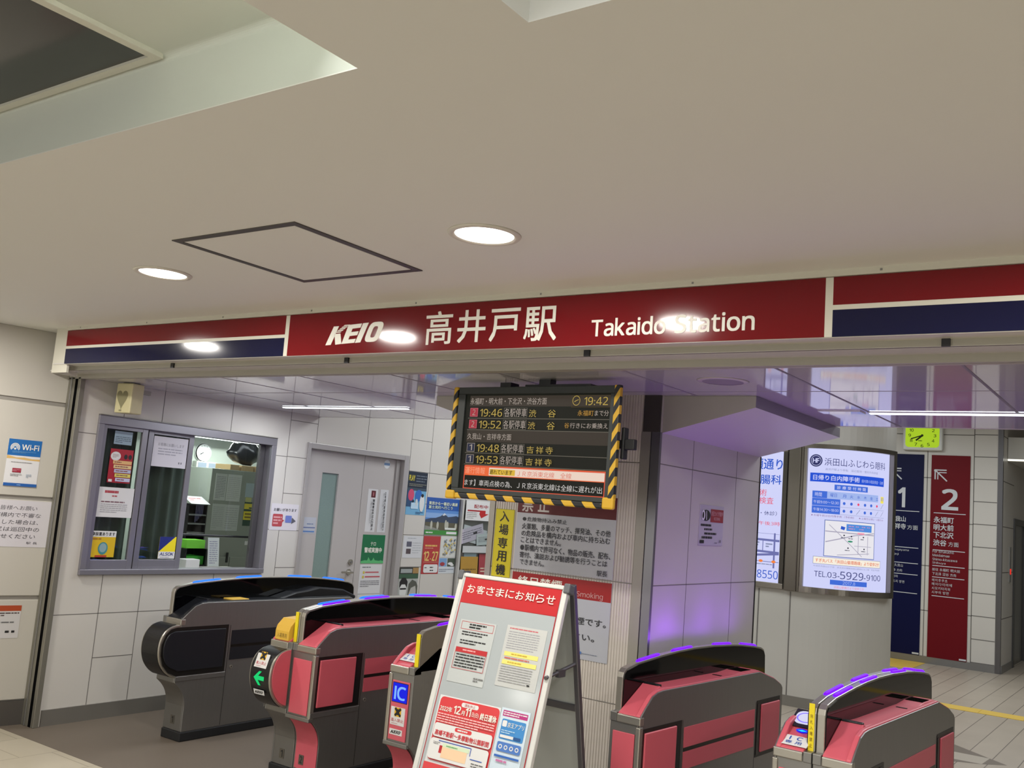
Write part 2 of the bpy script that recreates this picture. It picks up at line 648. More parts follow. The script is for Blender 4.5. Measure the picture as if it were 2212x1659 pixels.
# hall: low glossy ceiling and the high hall behind it
b = MB()
b.box(-6.31, 3.76, 2.358, 6, 5.955, 2.40, GLOSSC)
for x in (-1.40, -0.69, 0.02, -2.11, -2.82, -3.53, -4.24, -4.95, -5.66):
    b.box(x - 0.006, 3.76, 2.3565, x + 0.006, 5.955, 2.358, SEAM if x > -2 else M('8f8a90', 0.4, noise=0))
for y in (4.498,):
    b.box(-6.31, y - 0.002, 2.3567, 6, y + 0.002, 2.358, M('8f8a90', 0.4, noise=0))
struct(b.build('ceiling_hall'))
b = MB()
b.box(-6.31, 5.955, 2.358, 6, 6.0, 3.62, WALLP)
struct(b.build('trim_1'))
b = MB(); b.box(-9.3, 6.0, 3.6, 6, 18, 3.65, M('b9b7b0', 0.6)); struct(b.build('ceiling_platform'))

# left wall with its window and door openings, panel joints as fine dark strips
b = MB()
XW = -6.31
def wl(y0, z0, y1, z1): b.box(XW - 0.12, y0, z0, XW, y1, z1, WALLP)
wl(3.73, 0, 3.885, 3.62); wl(3.885, 0, 5.522, 1.0); wl(3.885, 2.116, 5.522, 3.62); wl(5.522, 0, 5.88, 3.62)
wl(5.88, 2.125, 7.222, 3.62); wl(7.222, 0, 15, 3.62)
JW = 0.0026
def jh(z, y0, y1): b.box(XW, y0, z - JW, XW + 0.0008, y1, z + JW, JOINT)
def jv(y, z0, z1): b.box(XW, y - JW, z0, XW + 0.0008, y + JW, z1, JOINT)
for y in (4.082, 4.40, 5.04): jv(y, 0.106, 1.0); jv(y, 2.116, 2.358)
for y in (5.66,): jv(y, 0.106, 3.6)
jv(5.979, 2.125, 3.6); jv(6.62, 2.125, 3.6); jv(7.248, 0.106, 3.6)
for y in (7.565, 8.19, 8.82, 9.14): jv(y, 0.106, 3.6)
for z in (0.731, 1.978): jh(z, 3.73, 3.885 if z > 1 else 4.082)
jh(0.731, 4.082, 5.522)
jh(0.424, 4.082, 4.40)
for k in range(11):
    z = 0.106 + 0.3125 * k + 0.0
    if k in (0,): continue
    jh(z, 5.66, 5.88 if z < 2.125 else 5.979)
    jh(z, 7.248, 7.565)
    if k % 2 == 0: jh(z, 7.565, 12); 
jh(1.978, 5.522, 5.66); jh(1.36, 5.522, 5.66); jh(0.731, 5.522, 5.66)
jh(2.36, 3.73, 5.955)
struct(b.build('wall_left'))
b = MB()
b.box(XW, 3.76, 0, XW + 0.012, 5.88, 0.106, BASE); b.box(XW, 7.222, 0, XW + 0.012, 8.1, 0.106, BASE); b.box(XW, 8.1, 0, XW + 0.012, 14.9, 0.106, BASE)
struct(b.build('baseboard_left'))

# slanted entrance wall left of the opening
hd = math.radians(10.7)
EW = frame((-6.435, 3.715, 0), (math.sin(hd), math.cos(hd), 0), (0, 0, 1))
b = MB()
EP = M('bbb7ae', 0.42, noise=0.02, scale=2)
b.box(-6, 0.012, 0, -0.0, 0.1, 2.65, M('8f8b84', 0.5))
for z0, z1 in ((0.165, 0.822), (0.848, 1.488), (1.514, 2.144), (2.172, 2.65)):
    b.box(-6, 0, z0, -0.0, 0.012, z1, EP)
struct(b.build('wall_entrance', mat=EW, bevel=0.004))
b = MB(); b.box(-6, -0.006, 0, -0.0, 0.012, 0.158, M('4f4b47', 0.5, 0.2)); struct(b.build('baseboard_entrance', mat=EW))

# shutter jamb: two steel strips with a dark slot
b = MB()
b.box(-6.434, 3.70, 0, -6.353, 3.78, 2.356, M('8e8b80', .5, .7, noise=.04)); b.box(-6.317, 3.70, 0, -6.284, 3.738, 2.356, M('8e8b80', .5, .7, noise=.04))
b.box(-6.353, 3.701, 0, -6.317, 3.79, 2.356, M('060607', .85, spec=.05, noise=0))
b.box(-6.40, 3.694, 0, -6.385, 3.70, 2.356, STEEL_D)
struct(b.build('trim_2', bevel=0.003))

# lintel soffit under the sign
b = MB()
LW = M('a8a498', 0.5)
SOFF = M('cbc7c4', 0.07, spec=0.8, noise=0)
b.box(-6.25, 3.47, 2.404, 4, 3.555, 2.412, SOFF)
b.box(-6.25, 3.548, 2.376, 4, 3.562, 2.404, LW)
b.box(-6.43, 3.555, 2.376, 4, 3.70, 2.384, SOFF)
b.box(-6.43, 3.70, 2.345, 4, 3.722, 2.40, LW); b.box(-6.43, 3.722, 2.352, 4, 3.732, 2.40, BLACK); b.box(-6.43, 3.732, 2.345, 4, 3.76, 2.65, LW)
for x in (-5.047, -3.58, -2.135, -0.692, 0.75):
    b.box(x - 0.014, 3.538, 2.374, x + 0.014, 3.549, 2.404, BLACK)
struct(b.build('trim_3'))

# pillar with ribbed front
b = MB()
PX0, PX1, PY0, PY1 = -3.365, -2.30, 4.62, 6.105
b.box(PX0, PY0 + 0.012, 0, PX1, PY1, 3.6, PILLARP)
STM = M('a5a199', 0.5, 0.7, noise=0.04)
# ribs
RIB = M('cdc6bd', 0.42, noise=0.02)
x = PX0 + 0.035
pr = [(x, PY0 + 0.012)]
while x < -2.408:
    pr += [(x + 0.002, PY0), (x + 0.0125, PY0), (x + 0.0145, PY0 + 0.0045)]
    x += 0.0165
    pr += [(x, PY0 + 0.0045)]
pr += [(x, PY0 + 0.013), (PX0 + 0.035, PY0 + 0.013)]
for z0, z1 in ((0.10, 0.728), (0.734, 1.353), (1.359, 1.99), (1.996, 2.62)):
    b.prism(pr, z0, z1, RIB, 'z')
b.box(PX0 - 0.004, PY0 - 0.006, 0, PX0 + 0.034, PY0 + 0.02, 2.36, STM)
b.box(-2.405, PY0 - 0.006, 0, -2.35, PY0 + 0.02, 2.16, STM)
b.box(-2.345, PY0 - 0.004, 0, -2.296, PY0 + 0.02, 2.16, M('8b8a8e', 0.38, 0.8, noise=0))
b.box(-2.35, PY0 - 0.0, 0, -2.345, PY0 + 0.02, 2.16, BLACK)
b.box(-2.40, PY0 - 0.004, 2.16, -2.304, PY0 + 0.02, 2.36, M('3c3834', 0.5))
for z in (1.994, 1.357, 0.731):
    b.box(PX1, PY0 + 0.02, z - JW, PX1 + 0.0008, PY1, z + JW, JOINT)
for y in (5.055, 5.70):
    b.box(PX1, y - JW, 0.1, PX1 + 0.0008, y + JW, 2.16, JOINT)
b.box(PX1, PY0 + 0.02, 0, PX1 + 0.006, PY1, 0.1, BASE); b.box(PX0, PY0 - 0.003, 0, PX1, PY0, 0.1, BASE)
b.box(PX1 - 0.003, PY1 - 0.012, 0, PX1 + 0.003, PY1 + 0.003, 2.16, BLACK)
struct(b.build('pillar'))
# wedge shaped soffit brackets on both sides of the pillar top
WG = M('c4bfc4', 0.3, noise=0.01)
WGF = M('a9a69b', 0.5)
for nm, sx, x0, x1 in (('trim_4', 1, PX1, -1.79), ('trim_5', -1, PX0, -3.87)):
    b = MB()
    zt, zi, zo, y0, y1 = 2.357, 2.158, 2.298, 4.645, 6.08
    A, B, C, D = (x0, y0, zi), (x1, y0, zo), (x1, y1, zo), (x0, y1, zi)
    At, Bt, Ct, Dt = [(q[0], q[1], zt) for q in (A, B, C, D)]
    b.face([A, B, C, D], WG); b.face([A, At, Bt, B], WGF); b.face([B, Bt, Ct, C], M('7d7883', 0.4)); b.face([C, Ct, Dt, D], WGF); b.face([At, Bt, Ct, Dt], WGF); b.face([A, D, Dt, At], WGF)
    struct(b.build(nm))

# office behind the window
OFF = M('9aa198', 0.6, noise=0.02)
b = MB()
b.box(-9.25, 3.80, 0, -9.2, 9.2, 2.4, OFF); b.box(-9.2, 3.80, 0, -6.43, 3.85, 2.4, OFF); b.box(-9.2, 7.6, 0, -6.43, 7.65, 2.4, OFF)
b.box(-9.2, 3.85, 2.30, -6.43, 7.6, 2.4, M('b9bdb6', 0.6))
b.box(-8.32, 5.4, 0, -8.25, 7.6, 2.30, OFF)
struct(b.build('wall_office'))

# far wall with platform signs
YF = 14.95
b = MB()
b.box(-8, YF, 0, -2.15, YF + 0.1, 3.6, WALLP)
def fh(z, x0, x1): b.box(x0, YF - 0.001, z - 0.006, x1, YF, z + 0.006, JOINT)
def fv(x, z0, z1): b.box(x - 0.006, YF - 0.001, z0, x + 0.006, YF, z1, JOINT)
for k in range(12): fh(0.105 + 0.3155 * k, -2.51, -2.21)
for k in range(6): fh(0.73 + 0.63 * k, -8, -2.51)
fv(-2.51, 0.1, 3.6); fv(-3.128, 0.1, 3.6); fv(-3.75, 0.1, 3.6)
b.box(-2.205, YF - 0.012, 0, -2.14, YF + 0.05, 3.6, M('77767a', 0.3, 0.9))
b.box(-8, YF - 0.01, 0, -2.205, YF, 0.1, M('8f8f90', 0.3, 0.7))
struct(b.build('wall_far'))
b = MB()
XR = -2.14
b.box(XR - 0.08, YF + 0.05, 0, XR, 15.98, 3.6, WALLP); b.box(XR - 0.08, 15.98, 2.14, XR, 17.6, 3.6, WALLP)
for z in (2.62, 1.99, 1.36, 0.73, 3.25): b.box(XR, YF + 0.05, z - 0.006, XR + 0.001, 15.98, z + 0.006, JOINT)
b.box(XR, YF + 0.05, 0, XR + 0.01, 15.98, 0.1, M('8f8f90', 0.3, 0.7))
struct(b.build('wall_return'))
b = MB(); b.box(XR - 0.08, 17.6, 0, 4, 17.7, 3.6, M('97968f', 0.5)); struct(b.build('wall_back'))
# hall side wall; the lobby one is added unseen to cut sideways light
b = MB(); b.box(2.6, -6, 0, 2.7, 3.55, 2.65, M('8d887e', .5)); struct(b.build('wall_lobby_light_block'))
b = MB(); b.box(4.0, 3.76, 0, 4.1, 17.6, 3.6, WALLP); struct(b.build('wall_right'))
d2 = empty('door_2', (XR, 16.0, 0)); d2['kind'] = 'structure'
b = MB(); dk = M('4d4d4e', 0.35, 0.7)
b.box(-0.06, -0.02, 0, 0.02, 0.1, 2.14, dk); b.box(-0.06, 1.2, 0, 0.02, 1.3, 2.14, dk); b.box(-0.06, 0.1, 2.05, 0.02, 1.2, 2.14, dk); b.build('door_frame', d2)
b = MB(); b.box(-0.05, 0.1, 0, -0.02, 1.2, 2.05, M('6a6a6a', 0.3, 0.7)); b.build('door_leaf', d2)

# big rounded column carrying the light boxes
CX, CY = -3.14, 10.32
def arc(r, a0, a1, n): return [(CX + r * math.sin(math.radians(a0 + (a1 - a0) * i / n)), CY - r * math.cos(math.radians(a0 + (a1 - a0) * i / n))) for i in range(n + 1)]
b = MB()
CW = M('b9b6ae', 0.45, noise=0.02)
b.prism([(-6.0, CY - .66), *arc(.66, 0, 180, 32), (-6.0, CY + .66)], 0, 3.6, CW, 'z')
b.prism([(-6.0, CY - .655), *arc(.667, 0, 180, 32), (-6.0, CY + .66)], 0, 0.10, M('77736b', 0.45), 'z')
b.box(-3.276, CY - .662, .1, -3.264, CY - .65, 1.10, JOINT)
b.box(-3.60, CY - .662, .1, -3.588, CY - .65, 1.10, JOINT)
struct(b.build('pillar_rounded'))

# window to the station office
WF = M('8f8d95', 0.35, 0.55, noise=0.02)
w1 = empty('window_1', (XW, 0, 0)); w1['kind'] = 'structure'
b = MB()
y0, y1, z0, z1 = 3.885, 5.522, 1.0, 2.116
b.box(-.10, y0, z1 - .06, .02, y1, z1, WF); b.box(-.10, y0, z0, .025, y1, z0 + .038, WF)
b.box(-.10, y0, z0 + .038, .02, y0 + .045, z1 - .06, WF); b.box(-.10, y1 - .05, z0 + .038, .02, y1, z1 - .06, WF)
b.box(-.09, y1 - .105, z0 + .038, -.06, y1 - .055, z1 - .06, M('5c5a5c', 0.4, 0.5))
b.box(-.115, y0, z1 - .0, .024, y1, z1 + .008, STEEL_D)
b.build('window_frame', w1, bevel=0.003)
def sash(nm, a0, a1, x):
    b = MB()
    b.box(x - .025, a0, 1.038, x, a0 + .045, 2.056, WF); b.box(x - .025, a1 - .045, 1.038, x, a1, 2.056, WF)
    b.box(x - .025, a0 + .045, 1.038, x, a1 - .045, 1.103, WF); b.box(x - .025, a0 + .045, 2.030, x, a1 - .045, 2.056, WF)
    f = b.build('sash', w1, bevel=0.002)
    b = MB(); b.box(x - .014, a0 + .045, 1.103, x - .010, a1 - .045, 2.030, GLASS); b.build('pane', f)
sash('sash', 3.925, 4.302, -.005); sash('sash', 4.33, 4.735, -.035)
b = MB(); b.box(-.07, 4.302, 1.038, -.05, 4.345, 2.056, BLACK); b.build('gap_strip', w1)

# staff door
DW = M('b3aeac', 0.38, noise=0.015)
d1 = empty('door_1', (XW, 0, 0)); d1['kind'] = 'structure'
b = MB()
FRM = M('a7a3a2', 0.35, 0.2, noise=0.01)
b.box(-.12, 5.88, 0, .018, 5.918, 2.125, FRM); b.box(-.12, 7.155, 0, .018, 7.222, 2.125, FRM); b.box(-.12, 5.918, 2.075, .018, 7.155, 2.125, FRM)
b.box(-.12, 7.10, 0, -.03, 7.155, 2.075, FRM)
b.build('door_frame', d1, bevel=0.004)
b = MB(); b.box(-.09, 5.922, .01, -.05, 6.14, 2.072, DW); b.box(-.09, 6.345, .01, -.05, 6.662, 2.072, DW); b.box(-.09, 6.14, 1.878, -.05, 6.345, 2.072, DW); b.box(-.09, 6.14, .01, -.05, 6.345, .55, DW)
b.build('door_leaf', d1)
b = MB()
fg = M('7c908b', 0.25, noise=0.08, scale=90, bump=0.4)
b.box(-.078, 6.14, .55, -.066, 6.345, 1.878, fg); b.build('glass_strip', d1)
b = MB(); b.box(-.09, 6.668, .01, -.05, 7.10, 2.072, DW); b.build('side_leaf', d1)
b = MB(); b.box(-.095, 6.662, .01, -.055, 6.668, 2.072, JOINT); b.build('door_gap', d1)
b = MB(); b.cyl((-.05, 6.60, 1.085), (-.035, 6.60, 1.085), .026, CHROME, 20); b.cyl((-.035, 6.60, 1.085), (-.03, 6.60, 1.085), .012, STEEL_D, 12); b.build('lock', d1)
b = MB(); b.cyl((-.05, 6.59, .995), (-.038, 6.59, .995), .028, CHROME, 20); b.cyl((-.04, 6.59, .995), (0.0, 6.59, .995), .010, CHROME, 12); b.cyl((0.0, 6.60, .995), (0.0, 6.46, .998), .0095, CHROME, 12); b.build('door_handle', d1, bevel=0)

# ================================================================== STATION SIGN
t = empty('station_sign', (0, 3.45, 2.40))
tag(t, 'long red and navy station name sign spanning the entrance above the gates', 'sign')
SX0, SX1 = -6.088, 2.6
SW = M('d0cdbf', 0.35, noise=0.01)
b = MB(); b.box(SX0, .006, .002, SX1, .20, .25, SW); b.build('housing', t)
b = MB(); b.box(-6.27, .025, -.05, SX0, .04, .25, SW); b.box(-6.27, .04, -.05, -6.25, .2, .25, SW); b.build('end_plate', t)
b = MB(); b.box(SX0, -.010, .226, SX1, .006, .250, SW)
b.build('top_rail', t)
b = MB()
for k in range(9):
    x = -5.93 + k * 0.72
    b = MB(); b.box(x - .004, -.0115, .235, x + .004, -.010, .243, STEEL_D); b.build('screw', t)
SRED = M('6f0d15', 0.11, spec=0.4, noise=0)
SNAVY = M('0d0f34', 0.11, spec=0.4, noise=0)
def sheet(nm, x0, z0, x1, z1, m): q = MB(); q.prism([((.114 - z0) * .0195, z0), (.006, z0), (.006, z1), ((.114 - z1) * .0195, z1)], x0, x1, m); return q.build(nm, t)
for x0, x1 in ((SX0, -3.967), (-1.058, SX1)):
    sheet('red_band', x0, .121, x1, .224, SRED)
    sheet('white_band', x0, .103, x1, .121, SW)
    sheet('navy_band', x0, .004, x1, .103, SNAVY)
for x0, x1 in ((-3.967, -3.938), (-1.086, -1.058)):
    sheet('divider', x0, .004, x1, .224, SW)
npl = sheet('name_panel', -3.938, .004, -1.086, .224, SRED)
p = P(.0003)
keio(p, -3.652, .052, -3.25, .160, WHITE_INK)
TILT = frame((0, .114 * .0195, 0), (1, 0, 0), (0, -.0195, 1))
p.build('logo', npl, recalc=False, mat=TILT)
p = P(.0003)
for ch, x0, x1, z0, z1 in (('高', -2.982, -2.820, .033, .193), ('井', -2.788, -2.625, .036, .190), ('戸', -2.602, -2.435, .036, .186), ('駅', -2.412, -2.240, .031, .184)):
    p.text(ch, x0, z0, x1, z1, WHITE_INK, 0.014)
p.build('kanji_lettering', npl, recalc=False, mat=TILT)
p = P(.0003)
p.text('Takaido', -2.067, .040, -1.722, .116, WHITE_INK, 0.024)
p.text('Station', -1.682, .040, -1.350, .116, WHITE_INK, 0.024)
p.build('latin_lettering', npl, recalc=False, mat=TILT)

# ================================================================== DEPARTURE BOARD
t = empty('departure_board', (-2.70, 4.0, 2.02), math.radians(-2.3))
tag(t, 'hanging departure board with black and yellow warning tape on its edges', 'departure board')
b = MB(); HB = M('2b302f', 0.45)
b.box(-.505, .012, -.265, .474, .03, .297, HB); b.box(-.49, .03, -.26, .42, .13, .29, HB); b.build('housing', t, bevel=.006)
b = MB(); b.box(-.50, 0, -.262, .472, .014, -.238, HB); b.box(-.50, 0, .258, .472, .014, .295, HB); b.box(-.50, 0, -.238, -.452, .014, .258, HB); b.box(.448, 0, -.238, .472, .014, .258, HB)
b.build('bezel', t, bevel=.003)
HZ = hazard_mat('Z', -1.3, .084, .35)
b = MB(); b.box(-.533, -.006, -.25, -.503, .03, .297, HZ); b.build('warning_tape', t, bevel=.008)
HZ2 = hazard_mat('Z', -1.6, .084, .2)
b = MB(); b.box(.470, -.006, -.25, .503, .02, .297, HZ2); b.build('warning_tape', t, bevel=.004)
HZ3 = hazard_mat('X', 0.9, .119, .75)
b = MB(); b.box(-.47, -.004, -.292, .44, .03, -.262, HZ3); b.build('warning_tape', t, bevel=.008)
b = MB(); cn = M('d0a428', 0.45)
b.box(-.533, -.008, -.297, -.47, .03, -.25, cn); b.build('corner_guard', t, bevel=.01); b = MB(); b.box(.44, -.008, -.292, .505, .02, -.235, cn); b.build('corner_guard', t, bevel=.01)
b = MB(); b.box(-.247, .03, .295, -.178, .1, .322, BLACK); b.box(-.10, .05, .295, .30, .12, .312, BLACK); b.box(-.02, .06, .31, .05, .11, .345, BLACK); b.build('hanger', t)
b = MB(); b.box(.42, .05, .00, .49, .09, .04, RUBBER); b.box(.49, .05, -.05, .508, .09, .10, RUBBER); b.box(.508, .055, -.005, .56, .085, .045, RUBBER); b.build('side_bracket', t, bevel=.004)
E_ = 1.0
DY = glow('b39a4c', E_); DW_ = glow('a89c92', E_); DB = glow('14150f', E_); DH = glow('39322b', E_); DLN = glow('5f5a50', E_)
p = P(-.0115)
p.y = .0105
p.rect(-.452, -.240, .448, .258, DB)
scr = p.build('screen', t, recalc=False)
p = P(); p.y = .0095
p.rect(-.425, .194, .447, .25, DH); p.rect(-.428, .006, .447, .070, DH)
p.rect(-.42, -.168, .445, -.116, glow('e8683a', E_)); p.rect(-.258, -.164, .444, -.124, glow('e8d0c0', E_)); p.rect(-.251, -.160, -.09, -.131, glow('d8b03c', E_))
p.outline(-.424, -.240, .446, -.118, .006, glow('d8573c', E_)); p.rect(-.418, -.234, .440, -.178, DB)
for z in (.131, .0705, -.051, -.112): p.rect(-.428, z - .0018, .446, z + .0018, DLN)
for z, c in ((.139, 'a22f3c'), (.077, 'a22f3c'), (-.046, '262a3e'), (-.106, '262a3e')):
    p.rect(-.416, z, -.363, z + .046, glow('8a8078' if c == '262a3e' else 'b8606a', E_)); p.rect(-.413, z + .003, -.366, z + .043, glow(c, E_))
    p.outline(-.190, z - .002, -.040, z + .047, .0025, DLN)
p.outline(.226, .189, .446, .248, .002, glow('4a3d22', E_))
p.ring(.2535, .222, .0225, .0245, .003, DY); p.line(.2535, .222, .267, .227, .003, DY); p.line(.2535, .222, .243, .216, .004, DY)
p.build('screen_bands', t, recalc=False)
p = P(); p.y = .0065
p.text('永福町・明大前・下北沢・渋谷方面', -.42, .203, .074, .238, DW_)
p.text('19:42', .297, .200, .432, .240, DY)
for z, nn, tm, ds in ((.139, '2', '19:46', '渋 谷'), (.077, '2', '19:52', '渋 谷'), (-.046, '1', '19:48', '吉祥寺'), (-.106, '1', '19:53', '吉祥寺')):
    p.text(nn, -.399, z + .008, -.380, z + .038, DW_)
    p.text(tm, -.348, z + .001, -.201, z + .041, DY)
    p.text('各駅停車', -.186, z + .001, -.044, z + .044, DW_)
    if '渋' in ds:
        p.text('渋', -.029, z, .016, z + .038, DY); p.text('谷', .088, z, .136, z + .038, DY)
    else:
        for i, c in enumerate('吉祥寺'): p.text(c, -.024 + .0585 * i, z + .002, .020 + .0585 * i, z + .038, DY)
p.text('永福町', .268, .147, .360, .174, glow('b08438', E_)); p.text('まで分', .366, .147, .445, .174, DW_)
p.text('谷', .196, .086, .224, .112, glow('b08438', E_)); p.text('行きにお乗換え', .229, .086, .445, .112, DW_)
p.text('久我山・吉祥寺方面', -.414, .018, -.124, .051, DW_)
p.text('運行情報', -.408, -.160, -.276, -.126, glow('f4a080', E_))
p.text('遅れています', -.245, -.158, -.098, -.134, glow('2a1c08', E_), .01)
p.text('ＪＲ京浜東北線　全線', -.066, -.161, .260, -.133, glow('d87868', E_))
p.text('ます】車両点検の為、ＪＲ京浜東北線は全線に遅れが出', -.406, -.222, .438, -.190, glow('c8c4c0', E_))
p.build('lettering', t, recalc=False)

# ================================================================== TICKET GATES
def spline(pts, n=4):
    out = []
    for i in range(len(pts) - 1):
        p0, p1, p2, p3 = pts[max(0, i - 1)], pts[i], pts[i + 1], pts[min(len(pts) - 1, i + 2)]
        for j in range(n):
            t = j / n
            out.append(tuple(0.5 * (2 * p1[c] + (p2[c] - p0[c]) * t + (2 * p0[c] - 5 * p1[c] + 4 * p2[c] - p3[c]) * t * t + (3 * p1[c] - p0[c] - 3 * p2[c] + p3[c]) * t ** 3) for c in (0, 1)))
    return out + [pts[-1]]


HP0 = [(.036, .77), (.036, .952), (.043, .975), (.066, .992), (.177, 1.012), (.435, 1.033), (.60, 1.043), (.80, 1.049), (1.03, 1.048), (1.30, 1.038), (1.41, 1.031), (1.60, 1.013), (1.70, 1.0), (1.745, .985), (1.765, .96), (1.78, .78)]


def htop(y):
    for (a, za), (c, zc) in zip(HP0, HP0[1:]):
        if a <= y <= c and c > a:
            return za + (zc - za) * (y - a) / (c - a)
    return .98


def unit(root, s, w, skin, pad, yf=1.39, k=1.0, nose=False, single=False, lamp=('3c14ff', 3.0), side=True, deck=None, foot=True):
    X = lambda u: s * u
    L = 1.74 * k
    yf *= k
    HP = [(y * k, z) for y, z in HP0]
    yb = min(yf + .225 * k, L - .04)
    deck = deck or skin
    top = [(0, .795), (.035, .827), (.10, .880), (.15, .896), (.20, .90), (yf, .90), (yb, .845), (L - .02, .805), (L, .785)]
    prof = [(.095, .06)] + spline([(.095, .225), (.088, .27), (.070, .312), (.042, .348), (.014, .374)]) + [(0, .385)] + top + [(L, .40), (L - .03, .36), (L - .09, .28), (L - .095, .06)]
    inner = [(.095, .06)] + spline([(.095, .225), (.088, .27), (.070, .312), (.042, .348), (.014, .374)]) + [(0, .385), (0, .78), (.012, .79), (.20, .893), (yf, .893), (yb, .838), (L - .02, .798), (L, .775)] + prof[-4:]
    b = MB(); b.prism(inner, X(.002), X(w - .012), STEEL_D); b.prism(prof, X(w - .012), X(w), STEEL_D); b.build('cabinet', root, bevel=.004)
    b = MB(); b.box(X(.004), .085, 0, X(w + .006), L - .08, .06, RUBBER); b.build('plinth', root, bevel=.006)
    # raised fin
    b = MB(); b.prism(HP, X(.002), X(.036), STEEL if single != 'plate' else M('8a8276', .42, .7, noise=.03)); fin = b.build('fin', root, bevel=.004)
    gp = [(y + .008 if y < .1 else y - .008 if y > 1.6 * k else y, z - .010 if z > .8 else z) for y, z in HP]
    b = MB(); b.prism(gp, X(.036), X(.040), BLACKGLASS); b.build('fin_glass', root)
    for a, c in ((.177, .432), (.545, .80), (1.035, 1.30), (1.405, 1.665)):
        n = 14
        pts = [((a + (c - a) * i / n) * k, htop(a + (c - a) * i / n) - .003) for i in range(n + 1)]
        b = MB()
        lit = glow(*lamp)
        m_ = 8
        for j in range(m_):
            t0, t1 = math.pi * j / m_, math.pi * (j + 1) / m_
            for i in range(n):
                q = []
                for ii, tt in ((i, t0), (i + 1, t0), (i + 1, t1), (i, t1)):
                    e = math.sin(math.pi * min(1, max(0, min(ii, n - ii) / 1.6)) / 2)
                    q.append((X(.0205 - .0115 * e * math.cos(tt)), pts[ii][0], pts[ii][1] + .014 * e * math.sin(tt)))
                b.face(q, lit)
        b.build('light_bar', root, recalc=False)
    # deck
    dk = [(.004, .80), (.21, .914), (.235, .906), (.40, .902), (1.0, .902), (1.12, .910), (yf, .908), (yb, .852), (L - .02, .812), (L - .01, .79), (L - .01, .775), (.004, .775)]
    b = MB(); b.prism(dk, X(.040), X(w - .026), deck); b.build('deck', root, bevel=.004)
    lip = [(y, z + .006) for y, z in top] + [(L, .775), (0.002, .775)]
    b = MB(); b.prism(lip, X(w - .030), X(w - .006), deck); b.build('deck_edge', root, bevel=.006)
    b = MB(); b.box(X(.044), .208, .905, X(w - .034), .236, .919, BLACK); b.build('ticket_slot', root, bevel=.002)
    if side:
        b = MB(); b.box(X(.07), .955 * k, .900, X(w - .045), .955 * k + .016, .9045, BLACK); b.build('return_slot', root)
        b = MB(); b.box(X(.048), 1.20 * k, .905, X(w - .034), 1.33 * k, .9115, BLACKGLASS); b.build('display_window', root)
    # collar
    b = MB(); b.box(X(.040), -.007, .757, X(w + .002), .03, .796, STEEL); b.build('collar', root, bevel=.005)
    b = MB(); b.box(X(.002), -.004, .757, X(.038), .06, .80, STEEL_D); b.build('fin_foot', root, bevel=.003)
    # flank
    f = X(w)
    def fl(nm, ya, za, yb, zb, d, m, bev=0.0): q = MB(); q.box(f, ya, za, X(w + d), yb, zb, m); return q.build(nm, root, bevel=bev, segs=3)
    if nose:
        N = [(-.03, .760), (-.07, .750), (-.11, .725), (-.138, .685), (-.150, .635), (-.148, .575), (-.128, .515), (-.09, .465), (-.04, .43), (.03, .405)]
        N = spline(N)
        b = MB(); b.prism(N + [(.06, .40), (.06, .765)], X(.004), X(w - .003), STEEL); b.build('nose', root, bevel=.006)
        b = MB(); b.ribbon(N[:-4], X(.018), X(w - .016), -.003, M('141416', .3, noise=0)); b.build('nose_face', root)
        D = [(-.045, .722), (-.085, .708), (-.112, .672), (-.123, .63), (-.120, .575), (-.10, .525), (-.06, .490), (-.02, .474)]
        D = spline(D)
        if side == 'wide':
            b = MB(); b.prism([(-.03, .745), (-.075, .735), (-.112, .70), (-.135, .64), (-.133, .57), (-.11, .505), (-.06, .455), (0, .43), (.39, .43), (.39, .745)], f, X(w + .003), M('2c2a28', .35, .6)); b.build('pad_recess', root)
            b = MB(); b.prism(D + [(.0, .462), (.365, .462), (.365, .722)], X(w + .003), X(w + .012), pad); b.build('side_pad', root, bevel=.006)
        D2 = [(-.01, .757), (-.05, .752), (-.09, .735), (-.122, .69), (-.135, .63), (-.132, .575), (-.112, .515), (-.07, .465), (-.03, .442), (-.01, .436)]
        D2 = spline(D2)
        b = MB(); b.prism(D2, X(.004), X(-.0015), pad); b.build('nose_pad', root, bevel=.001)
    else:
        b = MB(); b.box(X(.022), -.006, .405, X(w - .026), 0, .717, skin); b.build('front_panel', root, bevel=.002)
        b = MB(); b.box(X(w - .020), -.008, .385, X(w + .004), .022, .752, STEEL); b.build('edge_trim', root, bevel=.005)
        b = MB(); b.box(X(.004), -.012, .372, X(w + .003), .02, .396, STEEL_D); b.build('front_ledge', root, bevel=.004)
        if foot:
            b = MB(); b.ribbon(spline([(.012, .372), (.04, .345), (.068, .31), (.085, .27), (.0925, .22), (.0925, .075)]), X(.02), X(w - .004), -.004, skin); b.build('foot_panel', root)
        fl('pad_recess', .02, .43, .395, .742, .002, M('2c2a28', .35, .6))
        fl('side_pad', .035, .452, .335, .724, .011, pad, .007)
        fl('recess_slot', .342, .447, .378, .728, .004, BLACK)
    fl('side_stripe', .425, .607, 1.33 * k, .703, .003, pad)
    fl('side_stripe', .425, .503, 1.33 * k, .587, .003, pad)
    fl('stripe_gap', .425, .588, 1.33 * k, .606, .002, M('26241f', .35, .6))
    fl('pad_ledge', -.004, .396, .40, .426, .006, STEEL_D, .002)
    fl('back_recess', 1.36 * k, .44, L - .04, .745, .002, M('1b1a19', .4, .4))
    fl('back_pad', 1.415 * k, .462, L - .055, .722, .011, pad, .007)
    fl('back_slot', 1.366 * k, .452, 1.405 * k, .728, .004, BLACK)
    for y in (.408, 1.35 * k): fl('panel_seam', y - .0015, .07, y + .0015, .74, .0006, BLACK)
